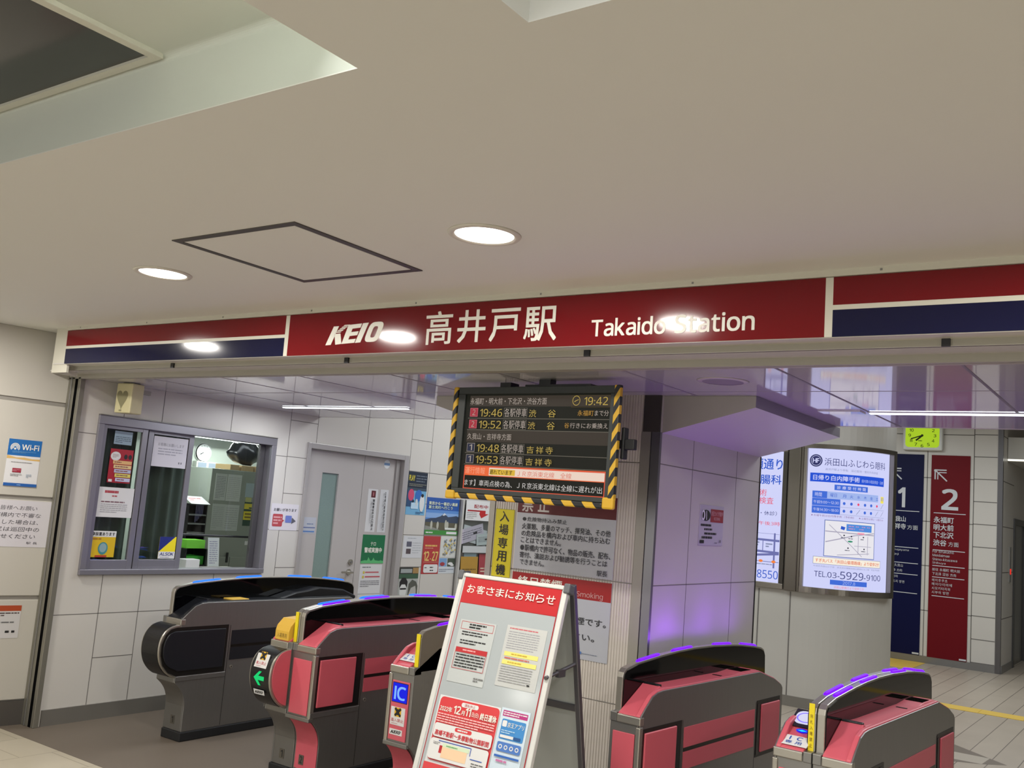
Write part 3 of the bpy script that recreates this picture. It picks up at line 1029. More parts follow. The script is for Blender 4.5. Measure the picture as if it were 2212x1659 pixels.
    b = MB(); b.cyl((f, .45, .455), (X(w + .003), .45, .455), .012, STEEL, 16); b.cyl((X(w + .003), .45, .455), (X(w + .0035), .45, .455), .004, BLACK, 10); b.build('lock', root)
    return fin


def badge(parent, mat, fn, nm, p0=None):
    p = P(0.0); fn(p); return p.build(nm, parent, recalc=False, mat=mat)


def noentry(p, w=.105, h=.10):
    p.slab(-w / 2, 0, w / 2, h, PAPER, .001)
    p.rect(-.024, .045, .024, .093, ink('e0b020'))
    p.line(-.020, .049, .020, .089, .014, BLK); p.line(-.020, .089, .020, .049, .014, BLK); p.ell(.0, .07, .008, .017, BLK, 14)
    p.text('進入禁止', -.044, .018, .044, .036, ink('c8505a'))
    p.rows(-.04, .006, .04, .013, 1, ink('d0a0a0'))


def keiobadge(p, w=.09, h=.03):
    p.slab(-w / 2, 0, w / 2, h, PAPER, .001)
    keio(p, -w / 2 + .008, .006, w / 2 - .008, h - .006, BLK)


def ydigit(p, d):
    p.slab(-.020, 0, .020, .055, M('77736a', .35, .7), .0008); p.text(d, -.009, .008, .009, .048, BLK, .02)


LAMPV = ('6000ff', 2.2)
LAMPB = ('1460ff', 2.2)
GY = 4.15
# first gate: dark unit beside the office wall
g1 = empty('ticket_gate', (-5.66, GY, 0))
tag(g1, 'ticket gate with black rounded nose, black pads and blue lights, under the office window', 'ticket gate', 'ticket gates')
unit(g1, 1, .20, DARKPAD, DARKPAD, yf=1.56, nose=True, single=True, lamp=LAMPB, side='wide', deck=M('15171b', .3))
b = MB(); b.prism([(.80, .90), (.86, .905), (1.02, .945), (1.12, .955), (1.25, .975), (1.52, .955), (1.66, .905), (1.66, .88), (.80, .88)], .045, .165, M('101216', .3)); b.build('card_reader', g1, bevel=.01)
b = MB(); b.box(.06, .43, .90, .16, .58, .910, M('d8b048', .45)); b.build('ticket_tray', g1, bevel=.004)
badge(g1, at_facade(.10, .094, .10), lambda p: ydigit(p, '1'), 'number_plate')
# second gate: double unit with green arrow
g2 = empty('ticket_gate', (-4.392, GY, 0))
tag(g2, 'double ticket gate with a green arrow on its nose and a yellow box on top', 'ticket gate', 'ticket gates')
unit(g2, 1, .20, PINK, PINK, lamp=LAMPV, yf=1.45)
unit(g2, -1, .19, PINK, PINK, lamp=LAMPB, nose=True, yf=1.45)
th = math.atan2(.028, .06)
NF = lambda y, z, sl: frame((-.097, y - .0035, z), (1, 0, 0), (0, sl, 1))
badge(g2, NF(-.150, .652, .33), lambda p: noentry(p, .105, .082), 'warning_sticker')
ar = glow('10d070', 1.0)
def arrow(p):
    p.poly([(-.045, .038), (.0, .078), (.022, .078), (-.006, .05), (.045, .05), (.045, .026), (-.006, .026), (.022, -.002), (.0, -.002)], ar)
badge(g2, frame((-.097, -.153, .555), (1, 0, 0), (0, -.02, 1)), arrow, 'arrow_display')
badge(g2, NF(-.131, .497, -.33), keiobadge, 'operator_badge')
badge(g2, at_facade(-.10, .094, .10), lambda p: ydigit(p, '1'), 'number_plate')
badge(g2, at_facade(.075, .087, .10), lambda p: ydigit(p, '2'), 'number_plate')
YB = M('dcb040', .45)
b = MB(); b.prism([(-.002, .80), (-.002, .855), (.008, .885), (.05, .925), (.15, .93), (.15, .80)], -.165, -.046, YB); yb = b.build('yellow_box', g2, bevel=.004)
badge(yb, at_facade(-.105, -.0022, .812), lambda p: p.text('入場専用', -.042, .002, .042, .030, ink('6b5420')), 'lettering')
b = MB(); b.box(-.036, .030, .785, -.012, .0352, .975, YEL); b.build('yellow_strip', g2)
# third gate: IC unit behind the sandwich board
g3 = empty('ticket_gate', (-3.445, 4.16, 0))
tag(g3, 'ticket gate with a blue IC display, half hidden by the white sandwich board', 'ticket gate', 'ticket gates')
unit(g3, -1, .172, PINK, PINK, lamp=LAMPV, single='plate')
def icd(p):
    p.slab(-.055, 0, .055, .105, BLACK, .001); p.rect(-.052, .003, .052, .102, glow('0a18e0', 1.0))
    p.text('IC', -.040, .014, .040, .086, glow('7fb4ff', 1.0), .03)
badge(g3, at_facade(-.085, -.0062, .603), icd, 'ic_display')
badge(g3, at_facade(-.088, -.0062, .484), lambda p: noentry(p, .10, .095), 'warning_sticker')
badge(g3, at_facade(-.092, -.0062, .433), keiobadge, 'operator_badge')
def iclab(p, inkc=BLUE):
    p.slab(-.062, 0, .062, .062, PAPER, .001)
    p.text('I', -.026, .034, -.020, .056, inkc, .02); p.text('C', .006, .034, .030, .056, inkc, .02)
    p.text('専 用', -.036, .008, .034, .027, inkc)
RT = frame((-.092, .030, .8205), (1, 0, 0), (0, .206, .114))
badge(g3, RT, iclab, 'ic_label')
b = MB(); b.box(-.034, .030, .80, -.008, .0352, .975, YEL); b.build('yellow_strip', g3)
# fourth gate
g4 = empty('ticket_gate', (-2.2335, 4.15, 0), math.radians(-3.5))
tag(g4, 'pink ticket gate with one row of purple lights, standing before the ribbed pillar', 'ticket gate', 'ticket gates')
unit(g4, 1, .165, PINK, PINK, lamp=LAMPV, single=True, k=.93)
# fifth gate
g5 = empty('ticket_gate', (-1.285, 4.15, 0), math.radians(-3.0))
tag(g5, 'double pink ticket gate with two rows of purple lights and a glowing card reader', 'ticket gate', 'ticket gates')
unit(g5, 1, .165, PINK, PINK, lamp=LAMPV, k=.93)
unit(g5, -1, .165, PINK, PINK, lamp=LAMPV, k=.93)
badge(g5, frame((-.092, .012, .8105), (1, 0, 0), (0, .206, .114)), iclab, 'ic_label')
def eye(p):
    p.ell(0, 0, .026, .012, glow('0618ff', 1.6), 20); p.poly([(-.022, 0), (0, .006), (.022, 0), (0, -.006)], glow('20b8ff', 1.6))
badge(g5, frame((-.085, .10, .8595), (1, 0, 0), (0, .206, .114)), eye, 'indicator_light')
def rdr(p):
    p.slab(-.062, 0, .044, .115, M('26262c', .2, noise=0), .004); p.rrect(-.052, .018, .040, .105, .03, glow('d8d8f4', 1.0)); p.ring(-.006, .062, .040, .034, .006, glow('7a6af0', 1.3))
badge(g5, frame((-.090, .118, .869), (1, 0, 0), (0, .206, .114)), rdr, 'card_reader')
def ystrip(p):
    p.slab(-.012, 0, .012, .21, YEL, .001); p.col('無札入場禁止', -.006, .03, .006, .17, ink('7a5a10'), fill=.7)
badge(g5, at_facade(-.020, .0325, .782), ystrip, 'yellow_strip')

# glow of the light bars onto their surroundings
for (gx, gy, col, pw, rz) in ((-5.64, GY, (.10, .22, 1), 1.1, 0), (-4.42, GY, (.10, .18, 1), 0.9, 0), (-4.37, GY, (.34, .06, 1), 0.9, 0), (-3.47, 4.16, (.34, .06, 1), 1.5, 0), (-2.21, 4.15, (.34, .06, 1), 2.9, -3.5), (-1.28, 4.15, (.34, .06, 1), 4.2, -3.0)):
    for yy in (.31, .67, 1.16, 1.53):
        o = area_light('light_bar_lamp', (gx + yy * math.sin(math.radians(-rz)), gy + yy, htop(yy) + .016), .02, .22, pw / 4, col, (math.pi, 0, 0))

# ================================================================== SANDWICH BOARD
al = math.atan(.27)
bx, by, bz = -2.40, 3.5, 1.395
FRONT = frame((bx, by, bz), (1, 0, 0), (0, math.sin(al), math.cos(al)))
BACKM = frame((bx, by + .03, bz + .005), (1, 0, 0), (0, -.235, 1))
LEN = 1.43
t = empty('sandwich_board', (bx, by, 0))
tag(t, 'white A-frame notice board with a red header standing before the gates', 'sandwich board')
loc = lambda m: Matrix.Translation((-bx, -by, 0)) @ m
ALU = M('d6d6d2', .35, .1, noise=0)
ALD = M('77757a', .35, .8)
b = MB()
for u0, u1 in ((-.282, -.258), (.262, .284)): b.box(u0, -.006, -LEN, u1, .018, 0, ALU)
b.box(-.258, -.006, -.016, .262, .018, .002, ALU); b.box(-.258, -.006, -LEN, .262, .018, -LEN + .05, ALU)
b.build('front_frame', t, bevel=.004, mat=loc(FRONT))
b = MB(); b.box(-.262, 0, -LEN + .02, .264, .006, -.01, M('c6cbcd', .18, noise=0)); fp = b.build('front_panel', t, mat=loc(FRONT))
p = P(.001)
p.rect(-.25, -1.36, .257, -.016, ink('a01f26')); p.rect(-.245, -1.355, .252, -.13, M('a9b0b3', .12, noise=0))
p.build('print', fp, recalc=False)
p = P(.0017)
HR = M('bb3438', .15, noise=0)
p.rect(-.247, -.128, .256, -.018, HR)
for i, c in enumerate('お客さまにお知らせ'):
    u = -.226 + i * .0525
    p.text(c, u, -.083, u + .043, -.047, WHITE_INK, .008)
p.build('header_lettering', fp, recalc=False)
b = MB(); b.box(-.290, -.012, -.03, -.262, .035, .012, M('5a5c60', .5)); b.build('corner_cap', t, bevel=.006, mat=loc(FRONT)); b = MB(); b.box(.266, -.012, -.03, .296, .035, .012, M('5a5c60', .5)); b.build('corner_cap', t, bevel=.006, mat=loc(FRONT))
b = MB()
for u0, u1 in ((-.288, -.266), (.268, .292)): b.box(u0, -.004, -1.40, u1, .02, 0, ALD)
b.box(-.266, 0, -.545, .268, .018, -.515, ALD); b.box(-.266, 0, -1.38, .268, .018, -1.34, ALD)
b.build('rear_frame', t, bevel=.003, mat=loc(BACKM))
b = MB(); b.box(-.266, .008, -1.35, .268, .012, -.01, M('b9bdba', .4)); b.build('rear_panel', t, mat=loc(BACKM))
b = MB(); b.cyl((.275, -.115, 1.395 - .36), (.278, .115, 1.395 - .32), .008, ALD, 10); b.box(.268, -.03, 1.395 - .365, .286, .02, 1.395 - .335, ALD); b.build('stay_bar', t)


def onboard(name, label, cat, fn, group=None):
    o = FRONT @ Vector((0, -.003, 0))
    p = P(); fn(p)
    ob = p.build(name, recalc=False, mat=FRONT @ Matrix.Translation((0, -.0022, 0)))
    return tag(ob, label, cat, group)


LAM = M('c2c6c6', .08, noise=.0, bump=0)
LAM_B = M('bcc1c1', .06, noise=.01, scale=40, bump=.6)
def n1(p):
    p.slab(-.218, -.465, -.026, -.200, LAM_B, .001)
    p.outline(-.209, -.241, -.036, -.207, .002, RED)
    p.rows(-.165, -.235, -.075, -.212, 2, BLK, .6)
    p.rows(-.196, -.268, -.06, -.246, 2, BLK, .45); p.rows(-.196, -.305, -.06, -.282, 2, BLK, .45)
    p.rect(-.208, -.337, -.040, -.318, RED); p.rows(-.17, -.333, -.07, -.322, 1, ink('e0a0a0'))
    p.outline(-.208, -.408, -.040, -.337, .002, RED); p.rows(-.198, -.402, -.046, -.342, 5, BLK, .4)
    p.rows(-.08, -.45, -.03, -.43, 2, ink('707070'), .5)
onboard('notice_sheet', 'laminated notice with red boxes taped on the board under its header', 'notice', n1, 'sheets taped on the sandwich board')
def n2(p):
    p.slab(.030, -.442, .231, -.192, M('bdbfbd', .4, noise=0), .001)
    p.rows(.045, -.208, .215, -.200, 1, ink('c06068'), .6)
    p.rows(.045, -.29, .20, -.213, 8, ink('9a9aa0'), .35)
    p.rect(.044, -.318, .213, -.300, ink('e2d878')); p.rows(.08, -.313, .18, -.304, 1, ink('c0a030'), .6)
    p.rows(.05, -.332, .20, -.320, 1, ink('c06a60'), .5)
    p.rect(.042, -.352, .213, -.334, ink('e2d878')); p.rows(.07, -.347, .19, -.338, 1, ink('c0a030'), .6)
    p.rows(.042, -.425, .20, -.356, 7, ink('a0a0a4'), .3); p.rect(.187, -.423, .20, -.417, BLK)
onboard('notice_sheet', 'pale typed notice with yellow bars taped on the sandwich board', 'notice', n2, 'sheets taped on the sandwich board')
PR = M('cf3a3e', .25, noise=0)
def n3(p):
    p.slab(-.228, -1.02, .090, -.525, M('d8dadb', .2, noise=0), .001)
    p.rrect(-.222, -.786, .088, -.530, .018, PR)
    p.rrect(-.108, -.556, -.020, -.538, .008, PAPER); p.text('運転休止', -.092, -.553, -.036, -.541, RED)
    p.text('2022年', -.215, -.589, -.150, -.566, WHITE_INK, .02); p.text('12', -.142, -.589, -.104, -.556, WHITE_INK, .03); p.text('月', -.100, -.588, -.082, -.570, WHITE_INK, .02)
    p.text('11', -.079, -.588, -.050, -.556, WHITE_INK, .03); p.text('日(日)', -.044, -.588, -.008, -.568, WHITE_INK, .01); p.text('終日運休', -.001, -.590, .083, -.562, WHITE_INK, .03)
    p.rows(-.215, -.634, .080, -.594, 4, ink('f0b8b8'), .45)
    p.rrect(-.217, -.692, .083, -.637, .012, PAPER)
    p.rrect(-.109, -.657, -.022, -.641, .007, PR); p.rows(-.095, -.653, -.036, -.645, 1, PAPER, .7)
    p.text('高幡不動駅～多摩動物公園駅間', -.207, -.686, .073, -.664, ink('c83038'), .02)
    p.rrect(-.217, -.780, .083, -.698, .012, PAPER)
    p.rect(-.165, -.752, -.15, -.722, RED); p.rect(-.150, -.768, -.02, -.726, ink('eecaa6')); p.rect(-.150, -.726, -.012, -.712, ink('cfe0c0'))
    p.line(-.175, -.705, -.005, -.705, .003, BLUE); p.line(-.005, -.705, -.005, -.735, .003, BLUE); p.line(.0, -.745, .06, -.745, .003, BLUE)
    p.rows(-.20, -.722, -.165, -.71, 2, BLK, .3); p.rows(-.13, -.722, -.05, -.716, 1, ink('60a060')); p.rows(.01, -.775, .07, -.755, 2, BLK, .3)
    p.rect(-.224, -.90, .088, -.796, PR); p.text('お客さまへ', -.14, -.84, .03, -.805, WHITE_INK, .02)
    p.rows(-.21, -1.0, .08, -.91, 6, BLK, .4)
onboard('notice_poster', 'red and white poster announcing cancelled trains, low on the sandwich board', 'poster', n3, 'sheets taped on the sandwich board')
def n4(p):
    p.slab(.094, -1.0, .234, -.520, M('c9d8e4', .2, noise=0), .001)
    p.rect(.104, -.552, .225, -.529, ink('b0307a')); p.rows(.108, -.549, .221, -.532, 2, PAPER, .5)
    p.rrect(.108, -.640, .224, -.562, .006, ink('3d86c6')); p.rrect(.112, -.592, .134, -.568, .005, PAPER)
    p.text('京王アプリ', .138, -.592, .218, -.572, WHITE_INK, .01); p.rows(.114, -.618, .18, -.602, 2, ink('a8cce8'), .5); p.rect(.113, -.634, .178, -.623, PAPER); p.rect(.180, -.634, .212, -.623, ink('20508c'))
    p.rrect(.109, -.686, .224, -.650, .006, ink('4a76be'))
    for i in range(4): p.ring(.126 + i * .027, -.668, .009, .009, .004, PAPER, 14)
    p.rect(.107, -.708, .226, -.700, ink('2c62b4')); p.rows(.12, -.728, .21, -.715, 1, ink('c070a0'), .6)
    p.rect(.107, -.96, .226, -.76, ink('a8c8e6'))
onboard('app_flyer', 'narrow blue flyer with a magenta heading beside the red poster', 'flyer', n4, 'sheets taped on the sandwich board')

# ================================================================== PILLAR NOTICES
def wallprint(name, label, cat, mat, fn, group=None):
    p = P(); fn(p)
    return tag(p.build(name, recalc=False, mat=mat), label, cat, group)


PW = M('b9bbc0', .35, noise=.01)
TXT_ = ink('26262a')
def pa(p):
    p.slab(0, 0, .645, .435, PW, .003)
    p.rect(0, .317, .645, .435, ink('5c0c12')); p.text('禁 止', .03, .324, .215, .418, ink('c8c2bc'), .02)
    rows = [('●危険物持込み禁止', .04, .338, .270, .295), ('火薬類、多量のマッチ、揮発油、その他', .04, .617, .224, .259), ('の危険品を構内および車内に持ち込む', .04, .617, .185, .219), ('ことはできません。', .04, .31, .148, .181),
            ('●駅構内で許可なく、物品の販売、配布、', .04, .625, .104, .140), ('寄付、演説および勧誘等を行うことは', .04, .610, .064, .098), ('できません。', .045, .21, .026, .057)]
    for s_, a, c, z0, z1 in rows: p.text(s_, a, z0, c, z1, TXT_, .012)
    p.text('駅長', .550, .012, .615, .042, TXT_, .01)
wallprint('notice_plate', 'white notice plate with a dark red header on the ribbed pillar, under the departure board', 'notice', at_facade(-3.170, 4.6195, 1.362), pa)
def pb(p):
    p.slab(0, 0, .645, .417, M('b3b6bf', .35, noise=.01), .003)
    p.rect(0, .315, .645, .417, ink('9a0f14')); p.text('終日禁煙', .04, .352, .335, .398, WHITE_INK, .02); p.text('No', .34, .326, .41, .358, ink('c99a98')); p.text('Smoking', .432, .318, .596, .356, ink('c99a98'))
    p.text('駅構内は終日禁煙です。', .05, .180, .625, .220, TXT_, .015); p.text('ご協力ください。', .12, .098, .56, .137, TXT_, .015)
    p.rows(.49, .028, .62, .036, 1, ink('8890a0')); p.ell(.482, .034, .006, .008, ink('4a78b8'), 12)
wallprint('no_smoking_plate', 'no smoking plate with a bright red header behind the sandwich board', 'notice', at_facade(-3.170, 4.6195, .927), pb)
def py_(p):
    p.slab(0, 0, .132, .388, M('d6c81e', .4, noise=.02), .002); p.outline(0, 0, .132, .388, .003, ink('a09a20'))
    p.col('入場専用機', .032, .004, .098, .384, BLK, .02, .80)
wallprint('entry_sign', 'narrow yellow sign with black vertical kanji on the pillar edge', 'sign', at_facade(-3.322, 4.6195, 1.302), py_)
def pc(p):
    p.slab(0, 0, .345, .232, M('b2adb8', .3, noise=0), .003)
    p.rows(.02, .108, .33, .124, 1, TXT_, .8, .1); p.rows(.07, .085, .29, .100, 1, TXT_, .75); p.rows(.075, .06, .27, .076, 1, TXT_, .75); p.rows(.04, .037, .30, .054, 1, TXT_, .75)
    p.rect(.152, .135, .338, .211, ink('8c2c36')); p.text('防犯カメラ作動中', .160, .172, .330, .200, ink('c9a0a6')); p.text('RECORDING', .20, .148, .29, .164, ink('c9a0a6'))
    p.ell(.085, .172, .06, .032, BLK, 20); p.ell(.045, .172, .024, .030, ink('d8d4dc'), 16); p.ell(.042, .172, .012, .019, BLK, 14); p.line(.090, .146, .086, .198, .008, ink('d8d4dc'))
    p.rect(.012, .012, .07, .03, BLK); p.rows(.22, .012, .32, .02, 1, ink('606068')); p.rect(.29, .018, .296, .034, BLK); p.rect(.305, .018, .311, .034, BLK)
wallprint('camera_notice', 'small white camera warning plate on the lavender side of the pillar', 'notice', at_left(5.180, 1.576, PX1 + .0005), pc)

# ================================================================== ENTRANCE WALL POSTERS
def pw(p):
    p.slab(0, 0, .212, .315, M('d6d6d8', .35, noise=0), .0015)
    p.rect(0, .205, .212, .315, ink('1462a8'))
    p.poly([(0, .205), (.06, .192), (.11, .195), (.16, .188), (.212, .19), (.212, .176), (.12, .178), (.05, .184), (0, .182)], ink('d0ac6a'))
    for r in (.014, .022, .030): p.ring(.044, .258, r, r, .005, WHITE_INK, 22)
    p.poly([(.010, .232), (.044, .262), (.078, .232), (.078, .222), (.010, .222)], ink('1462a8')); p.ell(.044, .250, .007, .007, WHITE_INK, 12)
    p.text('Wi-Fi', .086, .246, .196, .284, WHITE_INK, .02)
    p.rows(.03, .222, .18, .236, 2, ink('6aa0d0'), .4)
    p.rows(.03, .158, .19, .164, 1, ink('707070')); p.rect(.045, .092, .100, .120, ink('961f34')); p.rows(.048, .098, .097, .114, 2, ink('c890a0'), .4); p.rows(.035, .066, .108, .084, 2, ink('888888'), .4)
    p.rows(.135, .06, .17, .085, 3, ink('8898a8'), .4)
    p.rect(0, 0, .212, .020, ink('1a56a0')); p.rows(.085, .006, .13, .013, 1, ink('a8c4e4'))
wallprint('wifi_poster', 'blue and white wireless network poster on the slanted entrance wall', 'poster', EW @ Matrix.Translation((-.342, -.0005, 1.576)), pw)
def pn(p):
    p.slab(-.20, 0, .345, .310, M('cac7cd', .45, noise=.01), .0015)
    g = ink('4c4a50')
    for s_, z, a, c in (('ご利用の皆様へお願い', .245, -.15, .24), ('不審物駅構内で不審な', .197, -.16, .27), ('物を発見した場合は、', .150, -.16, .26), ('駅係員又は巡回中の', .103, -.15, .27), ('へお知らせください', .056, -.15, .25)):
        p.text(s_, a, z, c, z + .030, g, -.004, .12)
    p.text('駅 長', .20, .020, .27, .036, g)
wallprint('handwritten_notice', 'white handwritten notice on the entrance wall, under the wireless poster', 'notice', EW @ Matrix.Translation((-.343, -.0005, 1.172)), pn)
def pr_(p):
    p.slab(-.25, 0, .175, .215, M('c4c2c2', .45, noise=.01), .0015)
    p.rect(-.25, .178, .175, .215, ink('a4421c')); p.rows(-.24, .142, .165, .172, 2, ink('4a3838'), .5); p.rows(-.24, .122, .165, .138, 1, ink('b05a60'), .6); p.rows(-.24, .07, .14, .116, 2, ink('707070'), .4)
    p.rect(.09, .036, .115, .05, BLK); p.rect(.13, .036, .15, .05, BLK)
wallprint('notice_sheet', 'white notice with an orange-red heading low on the entrance wall', 'notice', EW @ Matrix.Translation((-.287, -.0005, .57)), pr_)

# ================================================================== OFFICE WINDOW SHEETS (on the glass)
def onglass(name, label, cat, y, z, x, fn): return wallprint(name, label, cat, at_left(y, z, XW + x), fn, 'sheets taped inside the office window')
def s1(p): p.slab(0, 0, .143, .095, M('8fa4b4', .4, noise=0), .001); p.rows(.01, .01, .135, .06, 4, ink('50606c'), .4); p.rect(0, .075, .143, .095, ink('6d7c8c'))
onglass('window_notice', 'small blue-grey notice at the top of the curtained office window', 'notice', 4.035, 1.925, -.0095, s1)
def s2(p):
    p.slab(0, 0, .183, .242, ink('a5182a'), .001); p.ell(.045, .19, .04, .032, PAPER, 20); p.rows(.02, .178, .07, .205, 3, ink('a08080'), .4); p.ell(.125, .19, .014, .018, BLK, 12); p.ell(.16, .19, .014, .018, BLK, 12)
    for i, c in enumerate(('e0b478', 'e2c890', 'b9c0d6', 'dcd46a', 'c2c4e0')):
        p.rect(.028 + .008 * i, .135 - .031 * i, .178, .160 - .031 * i, ink(c)); p.rows(.04 + .008 * i, .142 - .031 * i, .17, .154 - .031 * i, 1, ink('8a5050'), .6)
    p.rect(.006, .006, .035, .024, ink('e0d8d8'))
onglass('window_poster', 'red leaflet with stacked coloured price bars on the office window', 'poster', 4.020, 1.649, -.0095, s2)
def s3(p):
    p.slab(0, 0, .304, .212, PAPER, .001); p.rows(.07, .170, .27, .190, 1, ink('b04850'), .9, .05); p.rows(.13, .145, .20, .157, 1, ink('b04850'), .8); p.rows(.05, .10, .26, .118, 1, ink('806068'), .5); p.rows(.05, .03, .26, .098, 5, ink('a8a8ac'), .4)
onglass('window_notice', 'white notice with a red title line on the curtained office pane', 'notice', 3.946, 1.403, -.0093, s3)
def s4(p):
    p.slab(0, 0, .198, .184, ink('d8b418'), .001); p.rect(0, .142, .198, .184, PAPER); p.text('傘設置あります', .01, .15, .188, .176, BLK, .02); p.rows(.01, .118, .19, .138, 1, ink('b07818'), .6)
    p.ell(.105, .062, .038, .044, ink('3f8a90'), 20); p.ell(.105, .066, .028, .032, ink('8aa8b0'), 18); p.rect(.05, 0, .14, .014, ink('b04028'))
onglass('window_sticker', 'yellow sticker with a round teal emblem low on the office window', 'sticker', 3.952, 1.121, -.0093, s4)
def s5(p):
    p.slab(0, 0, .303, .226, M('d4d2da', .4, noise=0), .001)
    p.text('お客様にお願いします', .04, .155, .27, .180, ink('808088')); p.rows(.045, .085, .26, .145, 3, ink('a4a4b0'), .4); p.rect(.235, .03, .245, .045, ink('808088')); p.rect(.255, .03, .265, .045, ink('808088'))
onglass('window_notice', 'large white notice at the top of the sliding office pane', 'notice', 4.380, 1.794, -.0395, s5)
def s6(p):
    p.slab(0, 0, .145, .163, ink('f0dc1e'), .001); p.poly([(0, .163), (0, .05), (.135, .163)], ink('1c2878')); p.rect(0, 0, .145, .052, PAPER); p.text('ALSOK', .012, .022, .132, .046, ink('1c2878'), .03, .15); p.rows(.02, .006, .12, .014, 1, ink('a0a0b0'))
onglass('security_sticker', 'blue and yellow security sticker low on the sliding office pane', 'sticker', 4.538, 1.110, -.0395, s6)

# heart grille loudspeaker
t = empty('loudspeaker', (-6.165, 3.965, 2.141), math.radians(10))
tag(t, 'cream loudspeaker with a heart-shaped grille above the office window', 'loudspeaker')
CRM = M('d2ca9f', .45)
b = MB(); b.box(-.076, 0, 0, .076, .11, .212, CRM); b.build('cabinet', t, bevel=.008)
p = P(.0005); hp = []
for i in range(40):
    a = 2 * math.pi * i / 40
    x = 16 * math.sin(a) ** 3; z = 13 * math.cos(a) - 5 * math.cos(2 * a) - 2 * math.cos(3 * a) - math.cos(4 * a)
    hp.append((-.012 + x * .0033, .112 + z * (.0038 if z > 0 else .0054)))
p.poly(hp, M('8c8766', .6, noise=.05, scale=300)); p.rect(-.03, .012, -.004, .022, ink('8c8766'))
p.build('grille', t, recalc=False)
b = MB(); b.box(-.04, .02, .212, .05, .09, .219, BLACK); b.box(.02, .06, .150, .05, .2, .18, M('9c988e', .5)); b.build('bracket', t)

# ================================================================== OFFICE THINGS
CUR = M('48544c', .8, noise=.12, scale=2, stretch=(1, 14, 1))
def curtain(label, y0, y1, x):
    b = MB(); n = 90
    for i in range(n):
        ya, yb = y0 + (y1 - y0) * i / n, y0 + (y1 - y0) * (i + 1) / n
        xa, xb = [x + .022 * math.sin(q * 62) + .010 * math.sin(q * 23 + 1) for q in (ya, yb)]
        b.face([(xa, ya, 1.0), (xb, yb, 1.0), (xb, yb, 2.12), (xa, ya, 2.12)], CUR)
    tag(b.build('curtain', recalc=False, smooth=False), label, 'curtain', 'green curtains of the office window')
curtain('dark green curtain behind the fixed office pane with the sheets', 3.90, 4.34, -6.49)
curtain('dark green curtain behind the sliding office pane', 4.38, 4.83, -6.53)
b = MB(); b.box(-6.85, 3.86, .955, -6.435, 5.6, 1.0, M('b8b8b2', .4)); tag(b.build('service_counter'), 'pale service counter inside the open office window', 'counter')
t = empty('locker', (-7.2, 5.60, 0)); tag(t, 'grey-green steel locker covered with papers inside the office', 'locker')
LK = M('8f968c', .45, noise=.02)
b = MB(); b.box(-.45, 0, 0, 0, .60, 1.838, LK); b.build('body', t, bevel=.004)
b = MB(); b.box(0, .008, .04, .010, .296, 1.05, LK); b.build('door', t, bevel=.003)
b = MB(); b.box(0, .302, .04, .010, .592, 1.05, LK); b.build('door', t, bevel=.003)
b = MB(); b.box(.010, .255, 1.0 - .0, .018, .275, 1.09, BLACK); b.build('door_handle', t)
LG = 'papers on the office locker'
def lockpaper(name, label, y, z, w, h, c, n, m=ink('7a7e80'), extra=None):
    def fn(p):
        p.slab(0, 0, w, h, M(c, .45, noise=.01), .0015)
        if n: p.rows(.012, .015, w - .012, h - .02, n, m, .3)
        if extra: extra(p)
    tag(wallprint(name, label, 'paper', at_left(y, z, -7.2 + .0005), fn), label, 'paper', LG)
lockpaper('pinned_paper', 'dense list pinned at the top of the locker front, nearest the clock', 5.650, 1.555, .125, .240, 'b9beb9', 14)
lockpaper('pinned_paper', 'pale list pinned at the top of the locker front beside the yellow labels', 5.782, 1.553, .160, .243, 'c0c5c0', 12, ink('a8aca8'))
lockpaper('pinned_paper', 'list pinned low on the locker, under the dense list', 5.650, 1.285, .140, .237, 'b4bab5', 12, ink('9a9e9c'))
lockpaper('pinned_paper', 'list pinned low on the locker, beside the yellow labels', 5.790, 1.285, .160, .235, 'b8beb9', 10, ink('a0a4a2'))
def ylab(p):
    p.rect(0, .155, .15, .205, ink('d8c83a')); p.rect(0, .055, .15, .135, ink('dccc30')); p.rows(.015, .065, .135, .125, 2, ink('806c20'), .5); p.rect(.055, .16, .09, .172, ink('2e4a3a'))
lockpaper('label_card', 'green card with yellow labels on the locker', 6.006, 1.335, .155, .222, '2e4a3a', 0, extra=ylab)
lockpaper('label_card', 'pale blue folder sheet on the locker above the yellow labels', 6.0, 1.60, .16, .13, 'a3b2b8', 0, extra=lambda p: p.rect(.01, -.045, .08, -.002, ink('b8b878')))
lockpaper('hook_box', 'small white hook box low on the locker door', 6.06, 1.16, .05, .035, 'd8dad8', 0)
for lab, y, w, h in (('kraft box on the locker under the black bag, nearest the clock', 5.80, .10, .05), ('kraft box on the locker, in the middle under the black bag', 5.93, .14, .05), ('kraft box at the far end of the locker top, under the black bag', 6.09, .10, .052)):
    b = MB(); b.box(-7.42, y, 1.838, -7.205, y + w, 1.838 + h, M('b59c72', .6)); tag(b.build('kraft_box', bevel=.003), lab, 'box', 'kraft boxes on the locker')
t = empty('black_bag', (-7.31, 6.03, 1.893)); tag(t, 'bulging black plastic bag lying on boxes on top of the locker', 'bag')
bm = bmesh.new(); bmesh.ops.create_icosphere(bm, subdivisions=3, radius=1)
for v in bm.verts:
    q = v.co.copy()
    k = 1 + .10 * math.sin(q.x * 5 + q.y * 3) + .08 * math.sin(q.z * 7 + q.y * 5)
    v.co = Vector((q.x * .10 * k, q.y * .165 * k, max(.0, .11 + q.z * .12 * k)))
me = bpy.data.meshes.new('bag_body'); bm.to_mesh(me); bm.free(); me.materials.append(M('15171c', .3))
for q in me.polygons: q.use_smooth = True
o = bpy.data.objects.new('bag_body', me); COL.objects.link(o); o.parent = t
